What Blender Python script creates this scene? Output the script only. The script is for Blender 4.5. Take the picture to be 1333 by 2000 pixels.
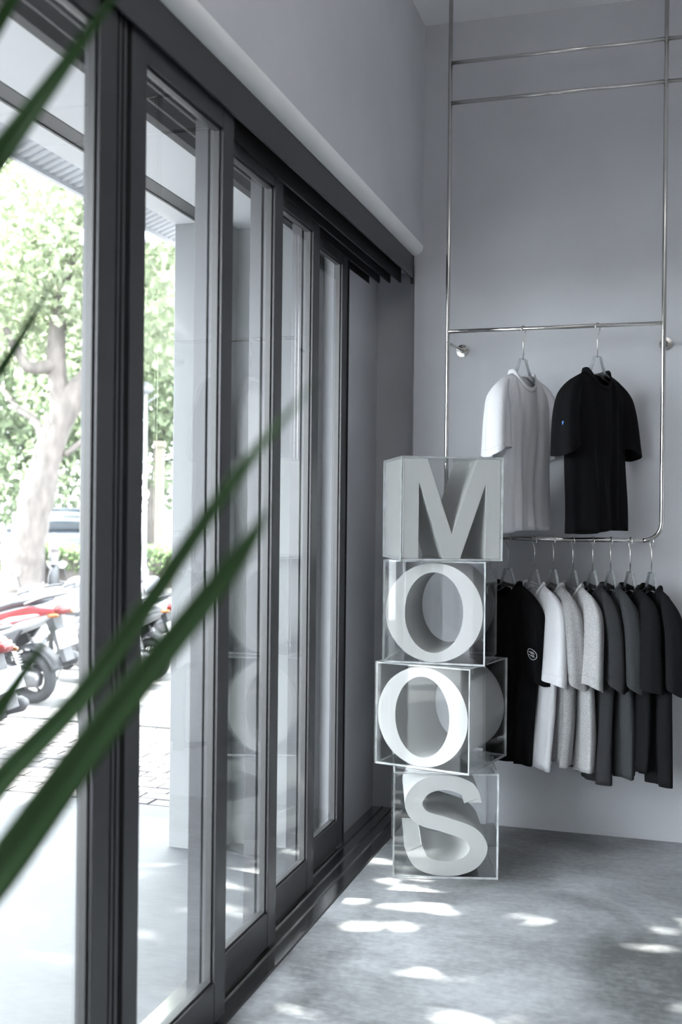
import bpy, bmesh, math, random
import numpy as np
from mathutils import Vector, Matrix

for o in list(bpy.data.objects):
    bpy.data.objects.remove(o, do_unlink=True)
sc = bpy.context.scene
COL = sc.collection
R = math.radians
PI = math.pi

# ------------------------------------------------------------------ camera
F_PX = 2116.7
YAW, PITCH, ROLL = 0.297406, 0.0013386, 0.0105918
cam_d = bpy.data.cameras.new('camera')
cam = bpy.data.objects.new('camera', cam_d)
COL.objects.link(cam)
fw = Vector((-math.sin(YAW) * math.cos(PITCH), math.cos(YAW) * math.cos(PITCH), math.sin(PITCH)))
rt = Vector((math.cos(YAW), math.sin(YAW), 0))
up = rt.cross(fw)
r2 = rt * math.cos(ROLL) + up * math.sin(ROLL)
u2 = -rt * math.sin(ROLL) + up * math.cos(ROLL)
cam.matrix_world = Matrix(((r2.x, u2.x, -fw.x, 0), (r2.y, u2.y, -fw.y, 0), (r2.z, u2.z, -fw.z, 1.42), (0, 0, 0, 1)))
cam_d.sensor_fit = 'VERTICAL'
cam_d.sensor_height = 36.0
cam_d.lens = 36.0 * F_PX / 2000.0
cam_d.clip_start = 0.05
cam_d.clip_end = 300
cam_d.dof.use_dof = True
cam_d.dof.focus_distance = 4.35
cam_d.dof.aperture_fstop = 2.7
sc.camera = cam

# ------------------------------------------------------------------ world, sun, exposure
world = bpy.data.worlds.new('sky')
sc.world = world
world.use_nodes = True
wn = world.node_tree.nodes
bg = wn['Background']
bg.inputs['Color'].default_value = (0.90, 0.935, 1.0, 1)
bg.inputs['Strength'].default_value = 10.5
FILL_STRENGTH = 13.0          # strength of the added, unseen fill lights
SUN_EL, SUN_AZ = R(40), R(9)
SUN = Vector((-math.cos(SUN_EL) * math.cos(SUN_AZ), -math.cos(SUN_EL) * math.sin(SUN_AZ), math.sin(SUN_EL)))
sun_d = bpy.data.lights.new('sun', 'SUN')
sun_d.energy = 40
sun_d.angle = R(0.4)
sun_d.color = (1.0, 0.96, 0.9)
sun = bpy.data.objects.new('sun', sun_d)
COL.objects.link(sun)
sun.rotation_euler = SUN.to_track_quat('Z', 'Y').to_euler()
sun.location = (-12, 0, 12)

sc.view_settings.view_transform = 'Standard'
sc.view_settings.look = 'None'
sc.view_settings.gamma = 1
sc.view_settings.use_curve_mapping = False
sc.view_settings.exposure = 1.04
try:
    cy = sc.cycles
    cy.max_bounces = 10
    cy.diffuse_bounces = 6
    cy.glossy_bounces = 5
    cy.transparent_max_bounces = 40
    cy.transmission_bounces = 6
    cy.sample_clamp_indirect = 6
    cy.caustics_reflective = False
    cy.caustics_refractive = False
    cy.use_denoising = True
except Exception:
    pass


# ------------------------------------------------------------------ materials
MATS = {}


def nmat(name):
    m = bpy.data.materials.new(name)
    m.use_nodes = True
    MATS[name] = m
    nt = m.node_tree
    b = nt.nodes['Principled BSDF']
    return m, nt, b


def mat(name, col, rough=0.5, metal=0.0, var=0.0, scale=20.0, bump=0.0, bscale=60.0, spec=0.5, detail=4.0, stretch=None, sheen=0.0, trans=0.0):
    m, nt, b = nmat(name)
    N, L = nt.nodes, nt.links
    c = tuple(col) + (1,)
    b.inputs['Base Color'].default_value = c
    b.inputs['Roughness'].default_value = rough
    b.inputs['Metallic'].default_value = metal
    b.inputs['Specular IOR Level'].default_value = spec
    if sheen:
        b.inputs['Sheen Weight'].default_value = sheen
        b.inputs['Sheen Roughness'].default_value = 0.5
    tc = N.new('ShaderNodeTexCoord')
    mp = N.new('ShaderNodeMapping')
    L.new(tc.outputs['Object'], mp.inputs['Vector'])
    if stretch:
        mp.inputs['Scale'].default_value = stretch
    if var:
        n = N.new('ShaderNodeTexNoise')
        n.inputs['Scale'].default_value = scale
        n.inputs['Detail'].default_value = detail
        L.new(mp.outputs['Vector'], n.inputs['Vector'])
        r = N.new('ShaderNodeValToRGB')
        r.color_ramp.elements[0].position = 0.3
        r.color_ramp.elements[1].position = 0.7
        r.color_ramp.elements[0].color = tuple(max(0, v * (1 - var)) for v in col) + (1,)
        r.color_ramp.elements[1].color = tuple(min(1, v * (1 + var)) for v in col) + (1,)
        L.new(n.outputs['Fac'], r.inputs['Fac'])
        L.new(r.outputs['Color'], b.inputs['Base Color'])
    if bump:
        n2 = N.new('ShaderNodeTexNoise')
        n2.inputs['Scale'].default_value = bscale
        n2.inputs['Detail'].default_value = 5
        L.new(mp.outputs['Vector'], n2.inputs['Vector'])
        bp = N.new('ShaderNodeBump')
        bp.inputs['Strength'].default_value = bump
        bp.inputs['Distance'].default_value = 0.01
        L.new(n2.outputs['Fac'], bp.inputs['Height'])
        L.new(bp.outputs['Normal'], b.inputs['Normal'])
    return m


def glass_mat(name, tint=(0.96, 0.98, 0.97), rough=0.0, ior=1.5):
    m, nt, b = nmat(name)
    N, L = nt.nodes, nt.links
    N.remove(b)
    out = [n for n in N if n.type == 'OUTPUT_MATERIAL'][0]
    tr = N.new('ShaderNodeBsdfTransparent')
    tr.inputs['Color'].default_value = tuple(tint) + (1,)
    gl = N.new('ShaderNodeBsdfGlossy')
    gl.inputs['Roughness'].default_value = rough
    gl.inputs['Color'].default_value = (1, 1, 1, 1)
    fr = N.new('ShaderNodeFresnel')
    geo = N.new('ShaderNodeNewGeometry')
    mr = N.new('ShaderNodeMapRange')          # same reflectance from either side of a thin sheet
    mr.inputs['To Min'].default_value = ior
    mr.inputs['To Max'].default_value = 1.0 / ior
    L.new(geo.outputs['Backfacing'], mr.inputs['Value'])
    L.new(mr.outputs['Result'], fr.inputs['IOR'])
    mx = N.new('ShaderNodeMixShader')
    L.new(fr.outputs['Fac'], mx.inputs['Fac'])
    L.new(tr.outputs['BSDF'], mx.inputs[1])
    L.new(gl.outputs['BSDF'], mx.inputs[2])
    L.new(mx.outputs['Shader'], out.inputs['Surface'])
    return m


def concrete(name, c0, c1, rough0, rough1, scale=1.6):
    m, nt, b = nmat(name)
    N, L = nt.nodes, nt.links
    tc = N.new('ShaderNodeTexCoord')
    n1 = N.new('ShaderNodeTexNoise')
    n1.inputs['Scale'].default_value = scale
    n1.inputs['Detail'].default_value = 8
    n1.inputs['Roughness'].default_value = 0.62
    n1.inputs['Distortion'].default_value = 0.6
    L.new(tc.outputs['Object'], n1.inputs['Vector'])
    n2 = N.new('ShaderNodeTexNoise')
    n2.inputs['Scale'].default_value = 38
    n2.inputs['Detail'].default_value = 6
    L.new(tc.outputs['Object'], n2.inputs['Vector'])
    # trowel sweeps
    mp = N.new('ShaderNodeMapping')
    mp.inputs['Scale'].default_value = (3.0, 26.0, 1)
    mp.inputs['Rotation'].default_value = (0, 0, 0.7)
    L.new(tc.outputs['Object'], mp.inputs['Vector'])
    n3 = N.new('ShaderNodeTexNoise')
    n3.inputs['Scale'].default_value = 2.2
    n3.inputs['Detail'].default_value = 6
    n3.inputs['Distortion'].default_value = 1.6
    L.new(mp.outputs['Vector'], n3.inputs['Vector'])
    a = N.new('ShaderNodeMath'); a.operation = 'MULTIPLY_ADD'
    L.new(n2.outputs['Fac'], a.inputs[0]); a.inputs[1].default_value = 0.22
    L.new(n1.outputs['Fac'], a.inputs[2])
    a2 = N.new('ShaderNodeMath'); a2.operation = 'MULTIPLY_ADD'
    L.new(n3.outputs['Fac'], a2.inputs[0]); a2.inputs[1].default_value = 0.2
    L.new(a.outputs[0], a2.inputs[2])
    r = N.new('ShaderNodeValToRGB')
    r.color_ramp.elements[0].position = 0.54
    r.color_ramp.elements[1].position = 0.90
    r.color_ramp.elements[0].color = tuple(c0) + (1,)
    r.color_ramp.elements[1].color = tuple(c1) + (1,)
    L.new(a2.outputs[0], r.inputs['Fac'])
    L.new(r.outputs['Color'], b.inputs['Base Color'])
    rr = N.new('ShaderNodeMapRange')
    rr.inputs['From Min'].default_value = 0.3
    rr.inputs['From Max'].default_value = 0.75
    rr.inputs['To Min'].default_value = rough0
    rr.inputs['To Max'].default_value = rough1
    L.new(n1.outputs['Fac'], rr.inputs['Value'])
    L.new(rr.outputs['Result'], b.inputs['Roughness'])
    bp = N.new('ShaderNodeBump')
    bp.inputs['Strength'].default_value = 0.12
    bp.inputs['Distance'].default_value = 0.01
    L.new(a2.outputs[0], bp.inputs['Height'])
    L.new(bp.outputs['Normal'], b.inputs['Normal'])
    return m


def leaf_mat(name, col, var=0.35, trans=0.45, spec=0.5):
    m, nt, b = nmat(name)
    N, L = nt.nodes, nt.links
    out = [n for n in N if n.type == 'OUTPUT_MATERIAL'][0]
    geo = N.new('ShaderNodeNewGeometry')
    r = N.new('ShaderNodeValToRGB')
    r.color_ramp.elements[0].color = tuple(v * (1 - var) for v in col) + (1,)
    r.color_ramp.elements[1].color = tuple(min(1, v * (1 + var)) for v in col) + (1,)
    L.new(geo.outputs['Random Per Island'], r.inputs['Fac'])
    L.new(r.outputs['Color'], b.inputs['Base Color'])
    b.inputs['Roughness'].default_value = 0.5
    b.inputs['Specular IOR Level'].default_value = spec
    tl = N.new('ShaderNodeBsdfTranslucent')
    L.new(r.outputs['Color'], tl.inputs['Color'])
    mx = N.new('ShaderNodeMixShader')
    mx.inputs['Fac'].default_value = trans
    L.new(b.outputs['BSDF'], mx.inputs[1])
    L.new(tl.outputs['BSDF'], mx.inputs[2])
    L.new(mx.outputs['Shader'], out.inputs['Surface'])
    return m


M_WALL = mat('grey_paint', (0.55, 0.556, 0.585), 0.75, var=0.05, scale=2.2, bump=0.05, bscale=220)
M_CEIL = mat('ceiling_paint', (0.86, 0.86, 0.86), 0.8, var=0.03, scale=3)
M_ROOMWALL = mat('pale_room_paint', (0.66, 0.66, 0.67), 0.8, var=0.03, scale=2)
M_FLOOR = concrete('polished_concrete', (0.115, 0.118, 0.122), (0.41, 0.426, 0.447), 0.30, 0.58)
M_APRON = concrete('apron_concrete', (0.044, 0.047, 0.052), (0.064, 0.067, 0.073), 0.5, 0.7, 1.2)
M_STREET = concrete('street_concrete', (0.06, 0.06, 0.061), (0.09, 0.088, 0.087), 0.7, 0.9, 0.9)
M_ASPHALT = concrete('border_concrete', (0.04, 0.042, 0.045), (0.07, 0.072, 0.075), 0.7, 0.9, 5.0)
M_PAVER = mat('paver_clay', (0.072, 0.066, 0.068), 0.85, var=0.15, scale=3.0, bump=0.2, bscale=90)
M_FRAME = mat('dark_grey_aluminium', (0.052, 0.052, 0.056), 0.38, 0.35, var=0.06, scale=300, bump=0.02, bscale=900)
M_BEAD = mat('glazing_bead_metal', (0.05, 0.05, 0.051), 0.4, 0.25, var=0.05, scale=40)
M_BLACK = mat('black_gasket', (0.012, 0.012, 0.013), 0.6, var=0.1, scale=50)
M_SILL = mat('sill_steel', (0.40, 0.395, 0.39), 0.17, 1.0, var=0.12, scale=9, stretch=(18, 1, 1))
M_STEEL = mat('polished_steel', (0.62, 0.61, 0.59), 0.14, 1.0, var=0.04, scale=30)
M_WIRE = mat('hook_wire', (0.68, 0.67, 0.65), 0.2, 1.0, var=0.03, scale=30)

M_ACRYL = glass_mat('clear_acrylic', (0.985, 0.99, 0.99), 0.0, 1.49)
M_ACRYL_EDGE = mat('acrylic_edge', (0.60, 0.62, 0.63), 0.12, var=0.25, scale=24, spec=0.8)
M_GLASS = glass_mat('pane_glass')
M_LETTER = mat('letter_white', (0.54, 0.54, 0.535), 0.55, var=0.015, scale=6)
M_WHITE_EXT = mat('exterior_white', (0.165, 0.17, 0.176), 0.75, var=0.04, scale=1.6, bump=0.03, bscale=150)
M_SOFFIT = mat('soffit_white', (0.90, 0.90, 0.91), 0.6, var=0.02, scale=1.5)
M_GREYBEAM = mat('beam_grey', (0.06, 0.06, 0.062), 0.55, 0.2, var=0.1, scale=8)
M_ROOFSHEET = mat('roof_sheet', (0.74, 0.75, 0.78), 0.4, var=0.12, scale=5)


# ------------------------------------------------------------------ mesh helpers
class MB:
    def __init__(s):
        s.v, s.f, s.m = [], [], []

    def add(s, vs, fs, mi=0):
        n = len(s.v)
        s.v.extend([tuple(v) for v in vs])
        s.f.extend([tuple(i + n for i in f) for f in fs])
        s.m.extend([mi] * len(fs))
        return s

    def box(s, x0, x1, y0, y1, z0, z1, mi=0):
        if x0 > x1: x0, x1 = x1, x0
        if y0 > y1: y0, y1 = y1, y0
        if z0 > z1: z0, z1 = z1, z0
        return s.add([(x0, y0, z0), (x1, y0, z0), (x1, y1, z0), (x0, y1, z0), (x0, y0, z1), (x1, y0, z1), (x1, y1, z1), (x0, y1, z1)],
                     [(0, 3, 2, 1), (4, 5, 6, 7), (0, 1, 5, 4), (1, 2, 6, 5), (2, 3, 7, 6), (3, 0, 4, 7)], mi)

    def rings(s, rings, cap0=True, cap1=True, mi=0):
        n = len(rings[0])
        vs = [p for r in rings for p in r]
        fs = []
        for i in range(len(rings) - 1):
            for j in range(n):
                k = (j + 1) % n
                fs.append((i * n + j, i * n + k, (i + 1) * n + k, (i + 1) * n + j))
        if cap0: fs.append(tuple(reversed(range(n))))
        if cap1: fs.append(tuple((len(rings) - 1) * n + j for j in range(n)))
        return s.add(vs, fs, mi)

    def tube(s, pts, r, n=10, closed=False, cap=True, mi=0):
        pts = [Vector(p) for p in pts]
        rad = r if isinstance(r, (list, tuple)) else [r] * len(pts)
        m = len(pts)
        tans = []
        for i in range(m):
            if closed:
                t = pts[(i + 1) % m] - pts[i - 1]
            else:
                t = pts[min(i + 1, m - 1)] - pts[max(i - 1, 0)]
            tans.append(t.normalized())
        ref = Vector((0, 0, 1)) if abs(tans[0].z) < 0.9 else Vector((1, 0, 0))
        nrm = (ref - tans[0] * ref.dot(tans[0])).normalized()
        rs = []
        for i in range(m):
            t = tans[i]
            nrm = (nrm - t * nrm.dot(t))
            nrm = nrm.normalized() if nrm.length > 1e-6 else t.orthogonal().normalized()
            b = t.cross(nrm)
            rs.append([pts[i] + (nrm * math.cos(a) + b * math.sin(a)) * rad[i] for a in [2 * PI * k / n for k in range(n)]])
        if closed:
            rs.append(rs[0])
            return s.rings(rs, False, False, mi)
        return s.rings(rs, cap, cap, mi)

    def lathe(s, prof, n=24, axis='z', off=(0, 0, 0), mi=0, closed=False):
        """prof: list of (radius, height)"""
        rs = []
        for (rr, h) in prof:
            ring = []
            for k in range(n):
                a = 2 * PI * k / n
                p = (rr * math.cos(a), rr * math.sin(a), h)
                if axis == 'y': p = (p[0], p[2], -p[1])
                if axis == 'x': p = (p[2], p[0], p[1])
                ring.append((p[0] + off[0], p[1] + off[1], p[2] + off[2]))
            rs.append(ring)
        if closed:
            rs.append(rs[0])
            return s.rings(rs, False, False, mi)
        return s.rings(rs, True, True, mi)

    def prism(s, poly, d0, d1, plane='xz', mi=0):
        """extrude a polygon; plane xz -> extruded along y"""
        n = len(poly)
        def P(a, b, d):
            return {'xz': (a, d, b), 'xy': (a, b, d), 'yz': (d, a, b)}[plane]
        vs = [P(a, b, d0) for a, b in poly] + [P(a, b, d1) for a, b in poly]
        fs = [tuple(range(n)), tuple(reversed(range(n, 2 * n)))]
        fs += [(i, i + n, (i + 1) % n + n, (i + 1) % n) for i in range(n)]
        return s.add(vs, fs, mi)

    def mesh(s, name, mats, smooth=False, merge=0.0):
        me = bpy.data.meshes.new(name)
        me.from_pydata([tuple(v) for v in s.v], [], s.f)
        for m in (mats if isinstance(mats, (list, tuple)) else [mats]):
            me.materials.append(m)
        if len(set(s.m)) > 1:
            me.polygons.foreach_set('material_index', s.m)
        bm = bmesh.new(); bm.from_mesh(me)
        if merge:
            bmesh.ops.remove_doubles(bm, verts=bm.verts, dist=merge)
        bmesh.ops.recalc_face_normals(bm, faces=bm.faces)
        bm.to_mesh(me); bm.free()
        if smooth:
            me.polygons.foreach_set('use_smooth', [True] * len(me.polygons))
        me.update()
        return me

    def build(s, name, mats, parent=None, smooth=False, bevel=0.0, merge=0.0, seg=2):
        me = s.mesh(name, mats, smooth, merge)
        o = bpy.data.objects.new(name, me)
        COL.objects.link(o)
        if parent is not None: o.parent = parent
        if bevel:
            b = o.modifiers.new('bevel', 'BEVEL')
            b.width = bevel; b.segments = seg; b.limit_method = 'ANGLE'; b.angle_limit = R(40)
        if smooth == 'auto':
            pass
        return o


def tag(o, label=None, cat=None, group=None, kind=None):
    if label: o['label'] = label
    if cat: o['category'] = cat
    if group: o['group'] = group
    if kind: o['kind'] = kind
    return o


def empty(name, loc=(0, 0, 0), rz=0.0, label=None, cat=None, group=None, kind=None):
    o = bpy.data.objects.new(name, None)
    o.empty_display_size = 0.05
    COL.objects.link(o)
    o.location = loc
    o.rotation_euler = (0, 0, rz)
    return tag(o, label, cat, group, kind)


def box(name, m, x0, x1, y0, y1, z0, z1, parent=None, bevel=0.0):
    return MB().box(x0, x1, y0, y1, z0, z1).build(name, m, parent, bevel=bevel)


def share(o, name, parent, loc=(0, 0, 0), rot=(0, 0, 0), scale=(1, 1, 1)):
    c = o.copy()
    COL.objects.link(c)
    c.name = name
    c.parent = parent
    c.location = loc; c.rotation_euler = rot; c.scale = scale
    return c


def copy_tree(o, parent=None):
    c = o.copy()
    COL.objects.link(c)
    c.parent = parent
    for ch in list(o.children):
        copy_tree(ch, c)
    return c


def struct(o, label, cat):
    return tag(o, label, cat, kind='structure')


def catmull(P, n=10):
    P = [np.array(p, float) for p in P]
    Q = [2 * P[0] - P[1]] + P + [2 * P[-1] - P[-2]]
    out = []
    for i in range(1, len(Q) - 2):
        p0, p1, p2, p3 = Q[i - 1:i + 3]
        for k in range(n):
            t = k / n
            out.append(0.5 * ((2 * p1) + (-p0 + p2) * t + (2 * p0 - 5 * p1 + 4 * p2 - p3) * t * t + (-p0 + 3 * p1 - 3 * p2 + p3) * t ** 3))
    out.append(P[-1])
    return out


# ------------------------------------------------------------------ the room
XW, XH, XP = -1.131, -1.175, -1.385      # wall face above the doors, header face, pocket wall
YB, YR = 4.958, 5.095                    # back wall, bottom of the track recess
ZC = 3.706
X1, Y0 = 3.6, -4.2                       # far side of the room, off frame

struct(box('floor', M_FLOOR, -1.172, X1, Y0, YB + 0.02, -0.12, 0.0), 'grey polished concrete floor inside the shop', 'floor')
struct(box('ceiling', M_CEIL, -1.6, X1 + 0.1, Y0 - 0.1, YB + 0.3, ZC, ZC + 0.12), 'pale flat ceiling above the clothes rack', 'ceiling')
struct(box('wall_back', M_WALL, XH + 0.005, X1, YB, YB + 0.30, -0.1, ZC), 'plain grey painted wall behind the clothes rack', 'wall')
struct(box('wall_right', M_ROOMWALL, X1, X1 + 0.12, Y0, YB + 0.3, -0.1, ZC), 'pale side wall of the shop', 'wall')
struct(box('wall_front', M_ROOMWALL, -1.4, X1, Y0 - 0.12, Y0, -0.1, ZC), 'pale wall at the near end of the shop', 'wall')
# added fill lights, out of view, shining up to brighten ceiling and upper wall
M_FILL = bpy.data.materials.new('fill_emitter'); M_FILL.use_nodes = True
_p = M_FILL.node_tree.nodes['Principled BSDF']
_p.inputs['Emission Color'].default_value = (1.0, 0.98, 0.96, 1)
_p.inputs['Emission Strength'].default_value = FILL_STRENGTH
for (lx, ly, nm_) in ((0.3, 2.3, 'nearer the clothes rack'), (0.3, 0.3, 'above the camera'), (0.3, -1.7, 'at the near end of the shop')):
    le = empty('fill_uplight', (lx, ly, ZC), 0, 'added unseen fill light shining up at the ceiling ' + nm_, 'pendant lamp', 'added fill lights')
    MB().box(-0.10, 0.10, -0.60, 0.60, -0.66, -0.62).build('housing', M_FRAME, le, bevel=0.004)
    MB().box(-0.085, 0.085, -0.585, 0.585, -0.6195, -0.6165).build('fill_panel', M_FILL, le)
    for s__ in (-1, 1):
        MB().tube([(0, s__ * 0.5, -0.62), (0, s__ * 0.5, -0.001)], 0.003, 6).build('cable', M_BLACK, le)

# upper wall over the doors with a rounded lower edge
prof = [(-1.50, ZC), (XW, ZC), (XW, 2.6765), (-1.50, 2.6765)]
struct(MB().prism(prof, Y0, YB + 0.001, 'xz').build('wall_left', M_WALL), 'grey wall over the sliding doors', 'wall')
prof = [(-1.50, 2.676), (XW + 0.001, 2.676)]
for k in range(1, 11):
    a = k / 10 * PI / 2
    prof.append((XW - 0.043 + 0.044 * math.cos(a), 2.676 - 0.044 * math.sin(a)))
prof += [(XH - 0.02, 2.632), (-1.50, 2.632)]
bn = MB().prism(prof, Y0, YB, 'xz').build('trim_4', M_CEIL)
struct(bn, 'pale rounded edge between the door header and the grey wall', 'trim')
struct(box('wall_left_near', M_WALL, -1.6, XW, Y0, -0.12, -0.1, 2.64), 'grey wall beside the near end of the sliding doors', 'wall')
# pocket at the far end of the doors
struct(box('wall_pocket', M_WALL, -1.45, XP, 4.445, YR, -0.05, 2.56), 'narrow grey wall beside the last sliding door', 'wall')
struct(box('wall_recess', M_WALL, -1.45, XH + 0.005, YR, YR + 0.1, -0.05, 2.584), 'shaded grey end of the door track recess', 'wall')

struct(box('wall_recess_cap', M_WALL, -1.50, XH + 0.004, 4.958, YR + 0.1, 2.585, 2.80), 'grey wall closing the top of the track recess', 'wall')
struct(box('wall_pocket_cap', M_FRAME, -1.50, -1.40, 4.3605, 4.957, 2.545, 2.6315), 'dark closing strip over the pocket wall', 'trim')

# header with hanging track fins
hd = empty('trim_1', (0, 0, 0), label='dark grey door header running along the top of the doors', cat='header', kind='structure')
MB().box(XH - 0.008, XH, -0.12, 4.945, 2.525, 2.632).build('fascia', M_FRAME, hd, bevel=0.0015)
MB().box(-1.50, XH - 0.008, -0.12, 4.945, 2.575, 2.632).build('head_box', M_BLACK, hd)
MB().box(XH - 0.012, XH + 0.001, 4.945, 4.957, 2.50, 2.634).build('end_plate', M_BLACK, hd)
for k in range(4):
    x = -1.2375 - 0.05 * k + 0.0025
    MB().box(x - 0.004, x + 0.004, -0.10, 4.94 - 0.006 * k, 2.506, 2.576).build('track_fin', M_BLACK, hd)

# sill with running rails
sl = empty('trim_2', (0, 0, 0), label='metal floor track with running grooves under the sliding doors', cat='door track', kind='structure')
MB().box(-1.40, -1.1725, -0.12, YR, -0.06, -0.001).build('base_plate', M_SILL, sl)
MB().box(-1.1765, -1.1722, -0.12, YR, -0.001, 0.003).build('edge_strip', M_BEAD, sl)
for k in range(3):
    x = -1.2345 - 0.05 * k
    MB().box(x - 0.002, x + 0.002, -0.12, YR, -0.001, 0.005).build('track_rail', M_SILL, sl)
    MB().box(x - 0.006, x - 0.002, -0.12, YR, -0.001, 0.0008).build('track_groove', M_BLACK, sl)

# ------------------------------------------------------------------ sliding doors
TH, SW = 0.040, 0.074
GZ0, GZ1, LZ1 = 0.125, 2.474, 2.56


def leaf(n, y0, y1, xf, label, meet=0):
    """a door leaf whose room face is at x = xf, from y0 to y1"""
    d = empty('door_%d' % n, (xf - TH / 2, (y0 + y1) / 2, 0.009), label=label, cat='sliding door', kind='structure')
    ox, oy, oz = xf - TH / 2, (y0 + y1) / 2, 0.009
    h = TH / 2
    w = (y1 - y0) / 2
    for s in (-1, 1):
        ya, yb = (-w, -w + SW) if s < 0 else (w - SW, w)
        MB().box(-h, h, ya, yb, 0.006, LZ1 - oz).build('stile', M_FRAME, d, bevel=0.0018)
    MB().box(-h, h - 0.0015, -w + SW, w - SW, 0.006, GZ0 - oz).build('bottom_rail', M_FRAME, d, bevel=0.0015)
    MB().box(-h, h - 0.0015, -w + SW, w - SW, GZ1 - oz, LZ1 - oz).build('top_rail', M_FRAME, d, bevel=0.0015)
    # slim bead round the pane
    b = 0.007
    ga, gb, za, zb = -w + SW, w - SW, GZ0 - oz, GZ1 - oz
    for nm, (p, q, r_, s_) in (('bead', (ga, ga + b, za, zb)), ('bead', (gb - b, gb, za, zb)), ('bead', (ga + b, gb - b, za, za + b)), ('bead', (ga + b, gb - b, zb - b, zb))):
        MB().box(-0.008, 0.010, p, q, r_, s_).build(nm, M_BEAD, d, bevel=0.001)
    MB().box(-0.004, 0.004, ga + 0.002, gb - 0.002, za + 0.002, zb - 0.002).build('pane', M_GLASS, d)
    MB().box(-0.008, 0.008, -w + 0.02, w - 0.02, -0.0005, 0.006).build('roller_strip', M_BLACK, d)
    if meet:
        e0 = w if meet > 0 else -w
        for k, (a, c) in enumerate(((0.004, 0.017), (0.026, 0.041))):
            ya, yb = (e0 + a + 0.006, e0 + c + 0.006)
            MB().box(-h + 0.004, h - 0.002, ya, yb, 0.01, LZ1 - oz).build('meeting_seal', M_FRAME, d, bevel=0.001)
        MB().box(-h + 0.004, h - 0.015, e0, e0 + 0.064, 0.01, LZ1 - oz).build('seal_backing', M_BLACK, d)
    return d


leaf(1, 1.555, 2.153, -1.19, 'nearest sliding glass door, at the left edge of the photo', meet=1)
leaf(2, 2.220, 2.820, -1.19, 'sliding glass door right of the double dark mullion')
leaf(3, 2.757, 3.360, -1.24, 'third sliding glass door from the left, on second track')
leaf(4, 3.293, 3.901, -1.29, 'fourth sliding glass door, on third track')
leaf(5, 3.838, 4.437, -1.34, 'last sliding glass door, beside the grey pocket wall')
leaf(6, 1.015, 1.618, -1.24, 'sliding glass door left of the nearest one, outside the photo')
leaf(7, 0.960, 1.563, -1.29, 'sliding glass door slid open on the third track, outside the photo')
leaf(8, 0.900, 1.503, -1.34, 'sliding glass door slid open on the outermost track, outside the photo')
MB_j = MB().box(-1.386, -1.335, 4.4375, 4.4455, 0.0, 2.56)
struct(MB_j.build('trim_3', M_BLACK), 'thin black jamb at the end of the last door', 'door jamb')

# ------------------------------------------------------------------ porch outside
ZS = 2.65
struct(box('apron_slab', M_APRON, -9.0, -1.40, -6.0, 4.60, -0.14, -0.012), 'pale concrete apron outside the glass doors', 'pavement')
sf = empty('porch_ceiling', (0, 0, 0), label='white porch soffit outside the doors with a grey beam', cat='soffit', kind='structure')
MB().box(-1.503, -1.42, -3.0, 4.36, 2.60, 2.6315).build('outer_head', M_FRAME, sf)
MB().box(-1.508, -1.503, -3.0, 4.36, 2.61, 2.66).build('shadow_gap', M_BEAD, sf)
MB().box(-1.857, -1.509, -3.0, 4.4, ZS, ZS + 0.10).build('soffit_panel', M_SOFFIT, sf)
MB().box(-1.930, -1.857, -3.0, 4.4, ZS - 0.002, ZS + 0.10).build('beam', M_GREYBEAM, sf, bevel=0.003)
MB().box(-1.940, -1.930, -3.0, 4.4, ZS - 0.006, ZS + 0.06).build('drip_strip', M_BEAD, sf)
MB().box(-2.052, -1.940, -3.0, 4.6, ZS, ZS + 0.16).build('fascia_board', M_SOFFIT, sf, bevel=0.002)
ro = empty('porch_roof', (0, 0, 0), label='pale ribbed roof sheet edge above the porch fascia', cat='roof', kind='structure')
pr = []
nrib = 170
vs, fs = [], []
for i in range(nrib * 4 + 1):
    y = -3.0 + 7.7 * i / (nrib * 4)
    dz = 0.007 if (i % 4) in (1, 2) else 0.0
    for x, zz in ((-2.05, 2.735), (-2.23, 2.672)):
        vs.append((x, y, zz + dz))
for i in range(nrib * 4):
    fs.append((2 * i, 2 * i + 1, 2 * i + 3, 2 * i + 2))
rs_ = MB().add(vs, fs).build('ribbed_sheet', M_ROOFSHEET, ro)
sm = rs_.modifiers.new('thick', 'SOLIDIFY'); sm.thickness = 0.006
MB().box(-2.24, -2.222, -3.0, 4.7, 2.655, 2.70).build('edge_trim', M_ROOFSHEET, ro)
MB().box(-2.75, -2.05, 4.61, 4.67, 2.70, 2.775).build('end_gutter', M_ROOFSHEET, ro, bevel=0.01)
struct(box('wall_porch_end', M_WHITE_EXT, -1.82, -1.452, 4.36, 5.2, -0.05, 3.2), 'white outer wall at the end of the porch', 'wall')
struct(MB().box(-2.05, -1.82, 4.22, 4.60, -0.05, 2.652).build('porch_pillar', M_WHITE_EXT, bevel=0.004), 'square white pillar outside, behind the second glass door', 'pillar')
struct(box('wall_facade', M_WHITE_EXT, -1.60, -1.50, -6.0, -0.12, -0.05, 2.64), 'white outer wall near the doors outside the photo', 'wall')

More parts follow.
